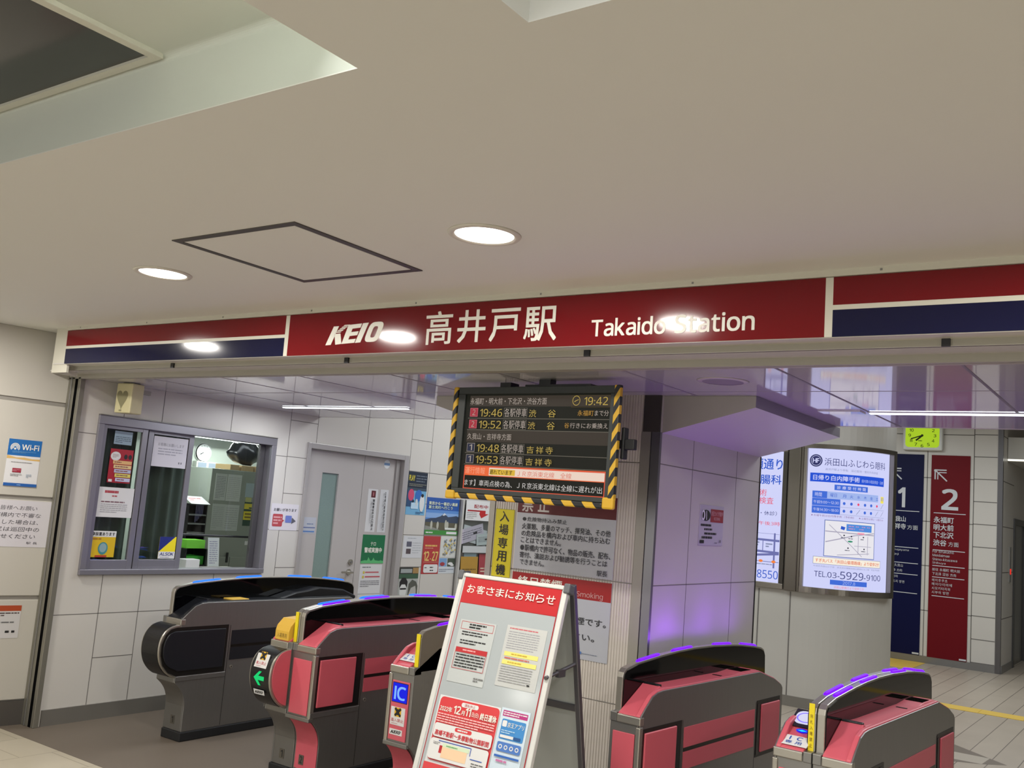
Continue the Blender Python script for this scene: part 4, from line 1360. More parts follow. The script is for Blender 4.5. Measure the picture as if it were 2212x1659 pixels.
b = MB(); b.cyl((0, 0, .19), (.015, .02, .23), .03, M('15171c', .22), 10, .012); b.build('knot', t)
t = empty('wall_clock', (-8.25, 6.27, 2.005)); tag(t, 'white round clock on the wall inside the office', 'clock')
b = MB(); b.lathe([(.0005, 0), (.085, 0), (.092, .012), (.098, .02), (.098, .0)], M('d0d4d2', .4), 32); o = b.build('case', t, mat=Matrix.Rotation(math.radians(90), 4, 'Y'), recalc=True)
p = P(); p.y = -.022; p.ell(0, 0, .086, .086, ink('d8dcda')); p.line(0, 0, -.04, -.018, .008, BLK); p.line(0, 0, -.05, -.03, .005, BLK)
for i in range(12): p.ell(.07 * math.sin(i * math.pi / 6), .07 * math.cos(i * math.pi / 6), .004, .004, BLK, 8)
p.build('face', t, recalc=False, mat=frame((0, 0, 0), (0, 1, 0), (0, 0, 1)))
t = empty('wall_intercom', (-8.25, 6.17, 1.84)); tag(t, 'grey double panel box on the office wall below the clock', 'control box')
b = MB(); b.box(0, 0, 0, .06, .25, .075, M('a9aea5', .5)); b.build('body', t, bevel=.004)
b = MB(); b.box(.06, .02, .012, .062, .12, .062, M('7d8794', .4)); b.build('screen', t)
b = MB(); b.box(.06, .15, .012, .062, .23, .062, M('7d8794', .4)); b.build('speaker_panel', t)
b = MB(); b.box(-7.75, 4.85, .93, -7.0, 5.56, .97, M('a8aaa4', .5)); b.box(-7.7, 4.9, 0, -7.66, 5.5, .93, LK); b.box(-7.08, 4.9, 0, -7.04, 5.5, .93, LK); tag(b.build('desk'), 'pale office desk behind the counter', 'desk')
t = empty('letter_tray_stack', (-7.15, 5.36, .97)); tag(t, 'black stacked letter trays beside the locker', 'letter trays')
b = MB(); b.box(-.25, 0, 0, 0, .20, .02, BLACK); b.box(-.25, 0, 0, -.24, .20, .54, BLACK); b.box(-.25, 0, 0, 0, .008, .54, BLACK); b.box(-.25, .192, 0, 0, .20, .54, BLACK); b.box(-.25, 0, .53, 0, .2, .54, BLACK); b.build('casing', t)
for k in range(6):
    b = MB(); b.box(-.24, .010, .05 + .078 * k, .004, .190, .062 + .078 * k, M('6f716f', .4)); b.build('tray', t)
p = P(); p.slab(0, 0, .20, .15, PAPER, .001); p.rows(.03, .06, .16, .12, 2, ink('c07078'), .5)
tag(p.build('loose_sheet', recalc=False, mat=frame((-7.13, 5.37, 1.512), (0, 1, 0), (-1, 0, .45))), 'white sheet lying on the black letter trays', 'paper')
for lab, z, c in (('bright green file box on the desk, upper of two', 1.147, '6fc03a'), ('deep green file box on the desk, lower of two', 1.013, '2c8a24')):
    b = MB(); b.box(-7.02, 5.182, z, -6.88, 5.368, z + .07, M(c, .5)); tag(b.build('file_box'), lab, 'file box', 'green file boxes on the desk')
b = MB(); b.box(-7.03, 5.16, .97, -6.86, 5.178, 1.145, BLACK); b.box(-7.03, 5.372, .97, -6.86, 5.39, 1.145, BLACK); b.box(-7.045, 5.16, .97, -7.03, 5.39, 1.145, BLACK); b.box(-7.03, 5.178, 1.0, -6.86, 5.372, 1.012, BLACK); tag(b.build('file_stand'), 'black stand holding the green file boxes', 'file stand')
t = empty('notice_stand', (-6.74, 5.31, 1.0)); tag(t, 'upright clear stand with a printed sheet on the service counter', 'notice stand')
p = P(); p.slab(0, .01, .115, .25, M('c5cacb', .3, noise=0), .002); p.rows(.015, .03, .10, .225, 11, ink('8a8aa0'), .4); p.build('sheet', t, recalc=False, mat=frame((0, 0, 0), (0, 1, 0), (-.15, 0, 1)))
b = MB(); b.box(-.05, -.005, 0, .05, .12, .008, GLASS); b.build('base', t)
b = MB(); b.box(-6.66, 4.955, 1.0, -6.56, 5.09, 1.085, M('c4c4c4', .35)); tag(b.build('white_carton', bevel=.006), 'small white carton on the service counter by the sliding pane', 'carton')
t = empty('coin_tray', (-6.58, 5.22, 1.0)); tag(t, 'dark red coin tray on the service counter', 'coin tray')
b = MB(); b.box(-.08, -.11, 0, .08, .11, .018, M('4a1a16', .35)); b.build('tray_base', t, bevel=.006)
b = MB(); b.box(-.065, -.095, .018, .065, .095, .022, M('7d7a76', .5)); b.build('tray_mat', t)
t = empty('vinyl_screen', (-6.46, 4.78, 1.28)); tag(t, 'clear vinyl screen with a black weight bar hanging in the open office window', 'screen')
b = MB(); b.cyl((0, 0, .008), (0, .70, 0), .009, BLACK, 10); b.build('weight_bar', t)
b = MB(); n = 40
for i in range(n):
    ya, yb = .70 * i / n, .70 * (i + 1) / n
    b.face([(.010 * math.sin(ya * 19), ya, 0), (.010 * math.sin(yb * 19), yb, 0), (.004 * math.sin(yb * 11), yb, .80), (.004 * math.sin(ya * 11), ya, .80)], GLASS)
b.build('clear_sheet', t, recalc=False)
def tube(name, label, loc, rz, L, e, group, w=.10, h=.05, dz=0):
    t = empty(name, loc, rz); tag(t, label, 'ceiling light', group)
    b = MB(); b.box(-L / 2, -w / 2, -h * .4, L / 2, w / 2, 0, M('cfd2d0', .4)); b.build('fitting', t)
    b = MB(); b.box(-L / 2 + .01, -w * .35, -h, L / 2 - .01, w * .35, -h * .4, glow('f2faff', e)); b.build('tube', t)
tube('tube_light', 'bright tube light on the office ceiling above the clock', (-8.0, 6.1, 2.19), math.radians(90), 1.1, 5, 'tube lights in the office')
tube('tube_light', 'bright tube light on the office ceiling above the locker', (-7.15, 5.95, 2.145), math.radians(90), .5, 5, 'tube lights in the office')
for x, y, z in ((-8.0, 6.1, 2.19), (-7.15, 5.95, 2.145)):
    pass

# ================================================================== DOOR AND WALL PAPERS
DG = 'papers on the staff door'
DX = XW - .0495
def ondoor(name, label, y, z, fn, cat='notice'): tag(wallprint(name, label, cat, at_left(y, z, DX), fn), label, cat, DG)
def d_a(p): p.slab(0, 0, .135, .405, M('d0d0d2', .4, noise=0), .001); p.rect(.045, .325, .105, .39, ink('5a1820')); p.rect(.068, .34, .082, .375, ink('b06a70')); p.col('関係者以外立入り禁止', .075, .02, .100, .31, TXT_, .02, .9); p.col('ご用の方は窓口へ', .045, .07, .066, .31, ink('606064'), 0, .9)
ondoor('door_notice', 'tall white notice with a dark red square at its top, on the staff door', 6.752, 1.366, d_a)
def d_b(p): p.slab(0, 0, .115, .408, M('c9cacd', .4, noise=0), .001); p.col('お客様へ駅事務室は窓口', .068, .02, .085, .39, TXT_, .01, .9); p.col('をご利用くださいませ', .043, .03, .058, .38, ink('505054'), 0, .9)
ondoor('door_notice', 'tall narrow notice with two columns of print at the edge of the staff door', 6.920, 1.366, d_b)
def d_c(p):
    p.slab(0, 0, .31, .268, ink('0f6a40'), .001); p.text('テロ', .115, .165, .185, .200, WHITE_INK, .01); p.text('警戒実施中', .035, .100, .275, .150, WHITE_INK, .03)
    p.poly([(0, 0), (.31, 0), (.31, .022), (.27, .03), (.25, .024), (.19, .03), (.17, .055), (.155, .03), (.13, .024), (.10, .06), (.085, .028), (.05, .03), (0, .02)], ink('58b070'))
ondoor('door_poster', 'green security alert poster on the staff door', 6.740, 1.073, d_c, 'poster')
def d_d(p): p.slab(0, 0, .30, .270, M('cfcfd1', .4, noise=0), .001); p.rows(.03, .235, .27, .255, 1, ink('606868'), .4); p.rect(.075, .192, .26, .204, ink('b85860')); p.rect(.075, .150, .28, .163, ink('b85860')); p.ell(.055, .197, .014, .014, ink('c8b850'), 12); p.ell(.05, .155, .014, .014, ink('c8b850'), 12); p.rows(.02, .06, .28, .125, 4, ink('707078'), .35)
ondoor('door_notice', 'white notice with two red lines under the green poster', 6.742, .792, d_d)
def d_e(p): p.slab(0, 0, .30, .20, M('c8cac8', .4, noise=0), .001); p.rect(.01, .12, .28, .155, ink('5d8270')); p.rows(.02, .128, .27, .148, 1, PAPER, .8); p.ring(.14, .02, .09, .07, .02, ink('c08a40'), 24); p.rect(.0, .0, .3, .02, ink('c8cac8'))
ondoor('door_poster', 'pale poster with a green band and an orange arc, lowest on the staff door', 6.745, .585, d_e, 'poster')
def d_f(p): p.slab(0, 0, .195, .142, M('b4b8c2', .35, noise=0), .001); p.rect(.0, .10, .03, .125, ink('c8c070')); p.rows(.09, .075, .19, .092, 1, ink('7080a0'), .5); p.rect(.01, .048, .19, .056, ink('5a6a9a')); p.rect(.015, .012, .185, .024, ink('5a80b8'))
ondoor('door_sticker', 'small pale blue sticker on the near edge of the staff door', 5.925, 1.333, d_f, 'sticker')
def d_g(p): p.ell(0, 0, .042, .042, ink('d4d8dc')); p.rect(-.04, -.012, .04, .012, ink('6a86ac'))
ondoor('door_sticker', 'round blue and white sticker at the top corner of the staff door', 6.976, 2.02, d_g, 'sticker')
def onwall(name, label, cat, y, z, fn, group='posters along the far office wall'): tag(wallprint(name, label, cat, at_left(y, z, XW + .001), fn), label, cat, group)
def w_n(p):
    p.slab(0, 0, .305, .222, M('d4d0d6', .4, noise=0), .001); p.text('お願いがあります', .03, .158, .285, .185, ink('2c2c34'), .02); p.rrect(.025, .03, .135, .135, .012, ink('b24850')); p.rows(.035, .045, .125, .12, 3, ink('d8a0a4'), .5); p.poly([(.13, .06), (.155, .085), (.13, .09)], ink('b24850'))
    p.rrect(.165, .065, .235, .125, .008, ink('6a7ac0')); p.poly([(.235, .055), (.285, .08), (.24, .11)], ink('5a5a66'))
onwall('wall_notice', 'white notice with a red and a blue speech bubble between window and door', 'notice', 5.549, 1.356, w_n, None)
def w_a(p):
    p.slab(0, 0, .292, .424, ink('6ea8cf'), .001); p.rect(0, .265, .292, .424, ink('1c2838')); p.text('PLAY', .012, .335, .10, .39, ink('d8c83c'), .03); p.rows(.12, .32, .28, .40, 3, ink('6a7480'), .35); p.rows(.02, .28, .28, .31, 2, ink('8a8a78'), .4); p.rect(0, .24, .292, .265, ink('3a4a58'))
    p.rect(.0, .08, .10, .24, ink('2a4a70')); p.ell(.062, .195, .045, .058, ink('c8486a')); p.ell(.175, .192, .052, .058, ink('2f6ab8'))
    p.ell(.235, .12, .038, .085, ink('d8dadc')); p.ell(.235, .195, .020, .018, BLK); p.rect(.07, .06, .18, .12, ink('b8d4e8')); p.ell(.10, .135, .014, .012, ink('1a2230')); p.ell(.15, .125, .018, .035, ink('c8d0d4')); p.rows(.15, .01, .27, .035, 2, ink('3a6a98'), .5)
onwall('poster', 'poster with pink and blue balloons next to the door frame', 'poster', 7.248, 1.553, w_a)
def w_b(p):
    W_, H_ = .535, .374
    p.slab(0, 0, W_, H_, ink('2a56a4'), .001); p.rect(0, .13, W_, .25, ink('5a8acc')); p.rect(0, .17, W_, .22, ink('86aadc'))
    p.poly([(0, .10), (0, .15), (.08, .165), (.16, .17), (.24, .19), (.30, .225), (.36, .185), (.42, .19), (.50, .20), (W_, .19), (W_, .10)], ink('3a465c')); p.poly([(.265, .20), (.30, .225), (.335, .20), (.31, .205), (.295, .195)], ink('d4dae2'))
    p.rect(0, .045, W_, .125, ink('5c5848')); p.poly([(0, .045), (0, .09), (.15, .07), (.25, .045)], ink('8a8c86'))
    for u, h in ((.10, .085), (.20, .08), (.33, .10), (.36, .085), (.50, .07)): p.ell(u, .075 + h / 2 - .02, .018, h / 2, ink('b4b4a8'), 14)
    p.rect(0, 0, W_, .046, ink('3f8a3c')); p.rows(.02, .012, .16, .030, 1, PAPER, .7); p.rect(.35, .01, .52, .035, PAPER); p.rect(.32, .055, .50, .075, ink('d8dcd8'))
    p.text('東京から一番近い高原', .03, .300, .50, .335, ink('d8e0c8'), .03); p.text('富士見町へ行こう', .03, .262, .42, .294, ink('c8d8c0'), .03)
onwall('poster', 'landscape poster of mountains under a deep blue sky', 'poster', 7.562, 1.367, w_b)
def w_c(p): p.slab(0, 0, .285, .215, M('cdced2', .4, noise=0), .001); p.rows(.06, .185, .26, .20, 1, ink('9098a0'), .4); p.rect(.05, .11, .125, .16, ink('5a5a6a')); p.rect(.05, .04, .12, .09, ink('54484c')); p.rows(.14, .04, .27, .16, 5, ink('b4b8bc'), .3)
onwall('poster', 'plain white sheet with two small dark pictures on the tiled wall', 'poster', 7.262, 1.131, w_c)
def w_d(p):
    p.slab(0, 0, .268, .378, ink('b03a3c'), .001); p.rows(.03, .272, .25, .292, 1, ink('d8b060'), .8); p.rows(.03, .25, .18, .264, 1, ink('d09080'), .6); p.text('12', .02, .13, .105, .225, ink('e0c070'), .03); p.text('27', .15, .13, .245, .225, ink('e0c070'), .03); p.rect(.12, .145, .135, .155, ink('e0c070')); p.rect(.02, .115, .25, .12, ink('d09080'))
    p.rrect(.03, .012, .255, .095, .02, PAPER); p.rows(.045, .055, .11, .07, 1, BLK, .5); p.rows(.13, .055, .24, .075, 1, BLK, .5); p.rows(.13, .025, .24, .045, 1, BLK, .5)
onwall('poster', 'red poster with the yellow numbers 12 and 27', 'poster', 7.568, .973, w_d)
def w_e(p):
    p.slab(0, 0, .27, .215, M('d2d4d0', .4, noise=0), .001)
    for k in range(46): p.ell(.05 + .18 * random.random(), .03 + .16 * random.random(), .012, .009, ink(random.choice(['8a9098', 'c8a850', '6a7a88', 'a8b0a8', 'd8c470', '5a6a80'])), 8)
onwall('poster', 'white poster with a colourful scattered drawing beside the red poster', 'poster', 7.846, 1.141, w_e)
def w_f(p): p.slab(0, 0, .27, .157, M('ccd2d8', .4, noise=0), .001); p.rect(.005, .07, .13, .155, ink('7aa0cc')); p.ell(.06, .095, .04, .02, ink('a03c44')); p.rect(.14, .07, .268, .155, ink('4a5448')); p.ell(.19, .10, .04, .014, PAPER); p.ell(.22, .085, .03, .01, PAPER); p.rows(.01, .015, .25, .05, 2, ink('8890a0'), .4)
onwall('poster', 'white sheet with two small landscape photos under the drawing poster', 'poster', 7.838, .976, w_f)
def w_g(p):
    p.slab(0, 0, .288, .40, ink('a9aca8'), .001); p.rect(0, .335, .288, .40, ink('2a2e2a')); p.rect(.02, .345, .19, .385, ink('9aa0a0')); p.rect(.2, .34, .288, .395, ink('a08050')); p.rect(0, .29, .288, .335, ink('3a5a44'))
    p.ell(.075, .18, .052, .085, ink('d2d4d2')); p.poly([(.02, .20), (.018, .26), (.05, .30), (.10, .30), (.135, .26), (.13, .20), (.10, .235), (.05, .235)], BLK); p.rect(.03, .185, .12, .20, BLK); p.rect(.068, .12, .085, .13, ink('606060')); p.poly([(0, 0), (0, .07), (.05, .10), (.10, .10), (.14, .06), (.14, 0)], ink('50544e'))
    p.ell(.215, .16, .055, .09, ink('b0b0aa')); p.poly([(.15, .12), (.155, .24), (.20, .28), (.26, .26), (.288, .22), (.288, .10), (.255, .22), (.19, .20)], ink('55574f')); p.poly([(.15, 0), (.15, .05), (.20, .08), (.288, .07), (.288, 0)], ink('6a6e66'))
onwall('poster', 'black and white poster of two faces under a green band', 'poster', 7.243, .640, w_g)

# brochure rack
t = empty('brochure_rack', (XW, 8.10, .70)); tag(t, 'grey brochure rack with a white header and red arrow beside the pillar', 'brochure rack')
RG = M('7d7c7a', .4, .5)
b = MB(); b.box(0, 0, 0, .02, .64, 1.045, RG); b.box(.02, 0, 0, .05, .03, 1.045, M('b9b8b4', .4)); b.box(.02, .585, 0, .05, .64, 1.045, RG); b.box(.02, .03, .19, .05, .585, .25, M('b8ad98', .5)); b.box(.02, .03, .49, .03, .585, .50, RG); b.build('frame', t, bevel=.003)
p = P(); p.slab(.052, .835, .58, 1.045, PAPER, .002); p.text('配布中', .19, .965, .44, 1.005, ink('a01c28'), .03); p.rect(.08, .930, .36, .945, ink('a01c28')); p.poly([(.27, .945), (.40, .945), (.40, .91), (.46, .91), (.33, .862), (.29, .905), (.30, .93)], ink('b82024')); p.rows(.07, .85, .25, .925, 4, ink('9a9a9a'), .35)
p.build('header', t, recalc=False, mat=frame((.052, 0, 0), (0, 1, 0), (0, 0, 1)))
b = MB(); b.box(.048, .052, .495, .052, .58, .83, GLASS); b.build('clear_pocket', t)
b = MB(); b.box(.0525, .052, .495, .055, .58, .565, M('c2c6c8', .3)); b.build('pocket_lip', t)
for lab, m, w, h, c, ro in (('white leaflet slanting in the upper rack pocket', (.030, .06, .62), .42, .17, 'cfcfd6', -8), ('pinkish form slanting in the upper rack pocket', (.036, .04, .58), .40, .15, 'cdbfd2', 12), ('flyer with a dark ring in the upper rack pocket, next to the pillar', (.044, .30, .57), .27, .12, 'c8ccd0', 4)):
    p = P(); p.slab(0, 0, w, h, M(c, .4, noise=0), .001); p.rows(.03, .03, w - .03, h - .03, 4, ink('6a6474'), .3); p.rect(w * .55, h * .4, w * .72, h * .55, ink('2a2630'))
    tag(p.build('leaflet', recalc=False, mat=frame((XW + m[0], 8.10 + m[1], .70 + m[2]), (0, math.cos(math.radians(ro)), math.sin(math.radians(ro))), (-.04, -math.sin(math.radians(ro)), math.cos(math.radians(ro))))), lab, 'leaflet', 'leaflets in the brochure rack')
for lab, y, w, h, c in (('ochre leaflet in the lower rack pocket', .06, .30, .20, 'b08838'), ('pale blue leaflet behind the ochre one in the rack', .12, .22, .235, '9ab4bc'), ('red leaflet in the lower rack pocket, next to the pillar', .38, .19, .23, 'a04048')):
    p = P(); p.slab(0, 0, w, h, M(c, .4, noise=.08, scale=14), .001); p.rows(.03, .03, w - .03, h * .4, 2, ink('d8c8b0') if c == 'a04048' else ink('5a4418'), .4)
    tag(p.build('leaflet', recalc=False, mat=frame((XW + (.034 if c == '9ab4bc' else .042), 8.10 + y, .70 + .252), (0, 1, 0), (-.05, 0, 1))), lab, 'leaflet', 'leaflets in the brochure rack')

# ================================================================== CEILING FIXTURES OF THE HALL
tube('linear_light', 'thin linear ceiling light above the office door', (-5.33, 5.285, 2.358), 0, 1.34, 3.0, 'linear lights in the low hall ceiling', .05, .009)
tube('linear_light', 'thin linear ceiling light above the platform signs', (-.74, 5.285, 2.358), 0, 1.34, 3.0, 'linear lights in the low hall ceiling', .05, .009)
t = empty('ceiling_speaker', (-1.765, 4.155, 2.358)); tag(t, 'round ceiling speaker in the glossy ceiling above the pillar bracket', 'ceiling speaker')
b = MB(); b.lathe([(.095, -.006), (.112, -.005), (.12, 0), (.095, 0)], M('b8b0b2', .35), 36); b.build('rim', t, smooth=True)
b = MB(); b.lathe([(.0005, -.005), (.096, -.005)], M('8d868a', .6, noise=.1, scale=400), 36); b.build('grille', t, recalc=False)
b = MB(); b.box(-1.655, 5.20, 2.351, -1.43, 5.31, 2.358, GLOSSC); tag(b.build('ceiling_plate'), 'small flush plate in the glossy ceiling at the near end of the linear light', 'ceiling plate')

# ================================================================== LIGHT BOXES ON THE ROUNDED COLUMN
def bend(o, r):
    for v in o.data.vertices:
        x, y, z = v.co
        if x > 0:
            th, rr = x / r, r - y
            v.co = (CX + rr * math.sin(th), CY - rr * math.cos(th), z)
        else:
            v.co = (CX + x, CY - r + y, z)


def gridrect(p, u0, v0, u1, v1, m, up=True):
    if up: p.up()
    n = max(1, int((u1 - u0) / .03 + .999))
    for i in range(n):
        a, c = u0 + (u1 - u0) * i / n, u0 + (u1 - u0) * (i + 1) / n
        p.rect(a, v0, c, v1, m, up=False)


def framebox(t, nm, u0, u1, v0, v1, r, d, m):
    b = MB(); n = max(1, int((u1 - u0) / .03 + .999))
    for i in range(n):
        a, c = u0 + (u1 - u0) * i / n, u0 + (u1 - u0) * (i + 1) / n
        b.face([(a, -d, v0), (c, -d, v0), (c, -d, v1), (a, -d, v1)], m); b.face([(a, -d, v1), (c, -d, v1), (c, .02, v1), (a, .02, v1)], m); b.face([(a, -d, v0), (c, -d, v0), (c, .02, v0), (a, .02, v0)], m)
    for a in (u0, u1): b.face([(a, -d, v0), (a, .02, v0), (a, .02, v1), (a, -d, v1)], m)
    o = b.build(nm, t); bend(o, r); return o


FB = M('8a857b', .22, .95, noise=.03)
t = empty('advert_light_box'); tag(t, 'curved glowing clinic advertisement on the rounded column', 'light box', 'advert light boxes on the column')
framebox(t, 'bottom_rail', -.035, .97, 1.112, 1.168, .66, .05, FB); framebox(t, 'top_rail', -.035, .97, 2.534, 2.578, .66, .05, FB)
framebox(t, 'side_rail', -.035, -.006, 1.168, 2.534, .66, .04, M('8c877e', .25, .95)); framebox(t, 'side_rail', .90, .97, 1.168, 2.534, .66, .05, M('8c877e', .25, .95))
EB = 1.02
LBW = glow('cdd0f6', EB)
p = P(); gridrect(p, -.006, 1.168, .90, 2.534, LBW); o = p.build('lit_face', t, recalc=False); bend(o, .665)
p = P(.0015)
def G(c): return glow(c, EB)
IB, IN, IR = G('2b57c4'), G('3a3f78'), G('e0506a')
p.ring(.072, 2.415, .062, .062, .012, G('2c2f60')); p.ell(.072, 2.415, .046, .046, G('2c2f60')); p.text('HF', .040, 2.392, .104, 2.438, LBW, .04)
p.text('浜田山ふじわら眼科', .155, 2.370, .815, 2.446, IN); p.text('高井戸駅より移転　田辺医院・整形外科併設', .165, 2.322, .71, 2.345, G('8a90b8'))
gridrect(p, .021, 2.205, .800, 2.292, G('1f4fd0'))
p.text('日帰り白内障手術', .05, 2.222, .50, 2.274, LBW, .02); p.text('緑内障の相談検査・治療', .52, 2.225, .785, 2.258, G('a8b8f0'))
gridrect(p, .256, 2.132, .590, 2.186, G('3f6ad4')); p.text('診 療 受 付 時 間', .28, 2.143, .566, 2.175, LBW, .01)
gridrect(p, .050, 2.045, .72, 2.114, G('9fb4ea')); gridrect(p, .050, 2.045, .19, 2.114, G('3f6ad4')); gridrect(p, .755, 2.04, .80, 2.105, G('f0e060'))
gridrect(p, .050, 1.970, .315, 2.043, G('3f6ad4')); gridrect(p, .050, 1.895, .315, 1.967, G('3f6ad4'))
p.text('時間', .075, 2.06, .14, 2.10, LBW); p.text('曜日', .22, 2.062, .28, 2.098, IB)
p.text('午前9:00～12:30', .065, 1.99, .30, 2.022, LBW); p.text('午後14:30～18:00', .065, 1.916, .30, 1.948, LBW)
for i, (c, a, q) in enumerate((('月', 'o', 'o'), ('火', 'o', 'o'), ('水', 's', '/'), ('木', 'o', 'o'), ('金', 'o', 'o'), ('土', 's', '/'), ('日', '/', '/'))):
    u = .352 + i * .0695
    p.text(c, u - .016, 2.062, u + .016, 2.094, IB)
    for k, z in ((a, 2.006), (q, 1.931)):
        if k == 'o': p.ell(u, z, .013, .015, G('3f6ad4'), 14)
        elif k == 's': p.ell(u, z, .012, .014, G('e84068'), 5)
        else: p.line(u - .018, z - .024, u + .018, z + .024, .004, G('8088a8'))
for z in (1.968, 1.895): gridrect(p, .315, z - .0015, .80, z + .0015, G('9098c0'))
p.text('★水曜午前は白内障手術（予約制）　★土曜日は第2・4週のみ', .045, 1.862, .79, 1.884, G('8a6a98'))
gridrect(p, .176, 1.480, .680, 1.835, G('4a62a8')); gridrect(p, .182, 1.486, .674, 1.829, G('e6e4ea'))
for a in ((.185, 1.725, .67, 1.715, .010), (.19, 1.62, .46, 1.70, .010), (.46, 1.70, .67, 1.735, .008), (.22, 1.79, .34, 1.68, .006), (.34, 1.68, .54, 1.50, .006), (.30, 1.50, .62, 1.535, .006), (.50, 1.70, .50, 1.52, .006), (.60, 1.70, .60, 1.52, .006), (.46, 1.60, .64, 1.60, .005)):
    for i in range(12):
        f0, f1 = i / 12, (i + 1) / 12
        p.line(a[0] + (a[2] - a[0]) * f0, a[1] + (a[3] - a[1]) * f0, a[0] + (a[2] - a[0]) * f1, a[1] + (a[3] - a[1]) * f1, a[4], G('a8a4b8'))
        p.y += p.step
gridrect(p, .38, 1.742, .64, 1.808, G('4f8ad8')); p.rows(.40, 1.752, .62, 1.80, 2, G('c890c0'), .35); p.poly([(.325, 1.755), (.36, 1.745), (.37, 1.775), (.33, 1.785)], IB); gridrect(p, .49, 1.716, .56, 1.73, G('f090a8')); p.ell(.42, 1.64, .025, .009, G('3a9070'), 12)
for u, z in ((.36, 1.695), (.43, 1.69), (.55, 1.69), (.40, 1.575), (.56, 1.575)): p.ell(u, z, .008, .008, G('303040'), 8); p.rows(u - .03, z - .03, u + .03, z - .015, 1, G('606070'), .5)
gridrect(p, .082, 1.400, .760, 1.472, G('8a90b0')); gridrect(p, .086, 1.404, .756, 1.468, G('f4ecdc')); p.text('すぎ丸バス「浜田山循環路線」より徒歩2分', .105, 1.418, .74, 1.454, G('e06a3a'), .01)
p.text('杉並区浜田山三丁目　京王井の頭線浜田山駅前ビル二階　完全予約制', .09, 1.372, .75, 1.388, G('8a90b0'))
p.text('TEL.', .099, 1.276, .215, 1.330, IN); p.text('03-', .220, 1.276, .330, 1.330, IN); p.text('5929', .335, 1.272, .560, 1.345, IN); p.text('-9100', .565, 1.276, .765, 1.332, IN)
gridrect(p, .245, 1.212, .600, 1.258, G('3f6ad4')); p.text('2017.8', .36, 1.22, .48, 1.25, G('a8b8f0')); p.text('浜田山駅南口より徒歩三分', .28, 1.178, .57, 1.202, G('e88090'))
o = p.build('advert_print', t, recalc=False); bend(o, .665)
# flat neighbour, mostly hidden by the pillar
t = empty('advert_light_box'); tag(t, 'flat glowing advertisement partly hidden by the pillar, ending in phone digits 8550', 'light box', 'advert light boxes on the column')
YL = CY - .66
b = MB(); b.box(-4.60, YL - .03, 1.112, -3.345, YL, 1.168, FB); b.box(-4.60, YL - .03, 2.49, -3.345, YL, 2.53, FB); b.box(-3.392, YL - .03, 1.168, -3.345, YL, 2.49, M('4d4a44', .3, .9)); b.box(-4.60, YL - .03, 1.168, -4.56, YL, 2.49, FB); b.build('frame', t, bevel=.004)
b = MB(); b.box(-4.56, YL - .012, 1.168, -3.392, YL, 2.49, LBW); b.build('lit_face', t)
p = P()
q = lambda s_, a, z0, c, z1, m, bd=0.0: p.text(s_, a, z0, c, z1, m, bd)
q('頭通り', -3.715, 2.302, -3.402, 2.412, IB, .015); q('井ノ', -4.0, 2.302, -3.76, 2.412, IB, .015); q('胃腸科', -3.735, 2.152, -3.408, 2.25, IB, .015); q('外科', -4.0, 2.152, -3.78, 2.25, IB, .015)
q('日帰り手術', -3.96, 2.03, -3.556, 2.10, IR); q('内視鏡検査', -3.86, 1.95, -3.482, 2.02, IR); q('休診（木・日・祝・休診）', -4.1, 1.835, -3.44, 1.88, IN); q('月・火・木・金 午後3時', -4.1, 1.735, -3.402, 1.775, IR)
for a in ((-4.3, 1.60, -3.40, 1.585, .022), (-4.3, 1.49, -3.40, 1.465, .022), (-4.3, 1.36, -3.40, 1.455, .022), (-3.45, 1.66, -3.45, 1.31, .018), (-3.57, 1.58, -3.57, 1.48, .008), (-4.3, 1.375, -3.40, 1.37, .006), (-4.3, 1.66, -3.40, 1.65, .003)): p.line(*a, G('6a6ea8'))
for u in (-3.585, -3.452): p.ell(u, 1.374, .022, .014, G('f0803a'), 12)
p.rows(-3.63, 1.335, -3.41, 1.352, 1, G('8088a8'), .5); p.rows(-3.64, 1.52, -3.60, 1.57, 2, G('8088a8'), .5); p.rows(-3.54, 1.51, -3.47, 1.56, 2, G('8088a8'), .5)
q('03-3335', -4.2, 1.200, -3.665, 1.285, IB); q('-8550', -3.652, 1.203, -3.400, 1.285, IB)
p.build('advert_print', t, recalc=False, mat=Matrix.Translation((0, YL - .0125, 0)))
b = MB(); b.box(-3.33, CY - .70, 1.108, -3.178, CY - .655, 2.56, M('6b665d', .28, .9, noise=.04)); b.box(-3.215, CY - .712, 1.108, -3.205, CY - .70, 2.56, FB); struct(b.build('trim_6', bevel=.006))

# ================================================================== FAR WALL: CLOCK, PLATFORM SIGNS
t = empty('station_clock', (-3.19, YF, 3.19)); tag(t, 'square white framed clock with a lime green dial, cut by the low ceiling', 'clock')
b = MB(); b.box(-.272, -.10, -.185, .272, 0, .36, M('d6d8d4', .4)); b.build('case', t, bevel=.02)
p = P(.101); LG_ = glow('b0d428', .85)
p.rrect(-.232, -.142, .232, .322, .05, LG_)
cz = .088 - .06
ck = glow('20280a', .6)
for i in range(1, 13):
    a = i * math.pi / 6
    u, v = .172 * math.sin(a), .03 + .150 * math.cos(a)
    p.text(str(i), u - .018 * (1.6 if i > 9 else 1), v - .022, u + .018 * (1.6 if i > 9 else 1), v + .022, ck, .02)
p.line(.008, .034, -.155, -.022, .016, ck); p.line(.008, .034, -.085, -.045, .024, ck); p.ell(0, .03, .018, .018, ck, 14); p.rows(-.05, -.055, .05, -.04, 1, ck, .8)
p.build('dial', t, recalc=False)
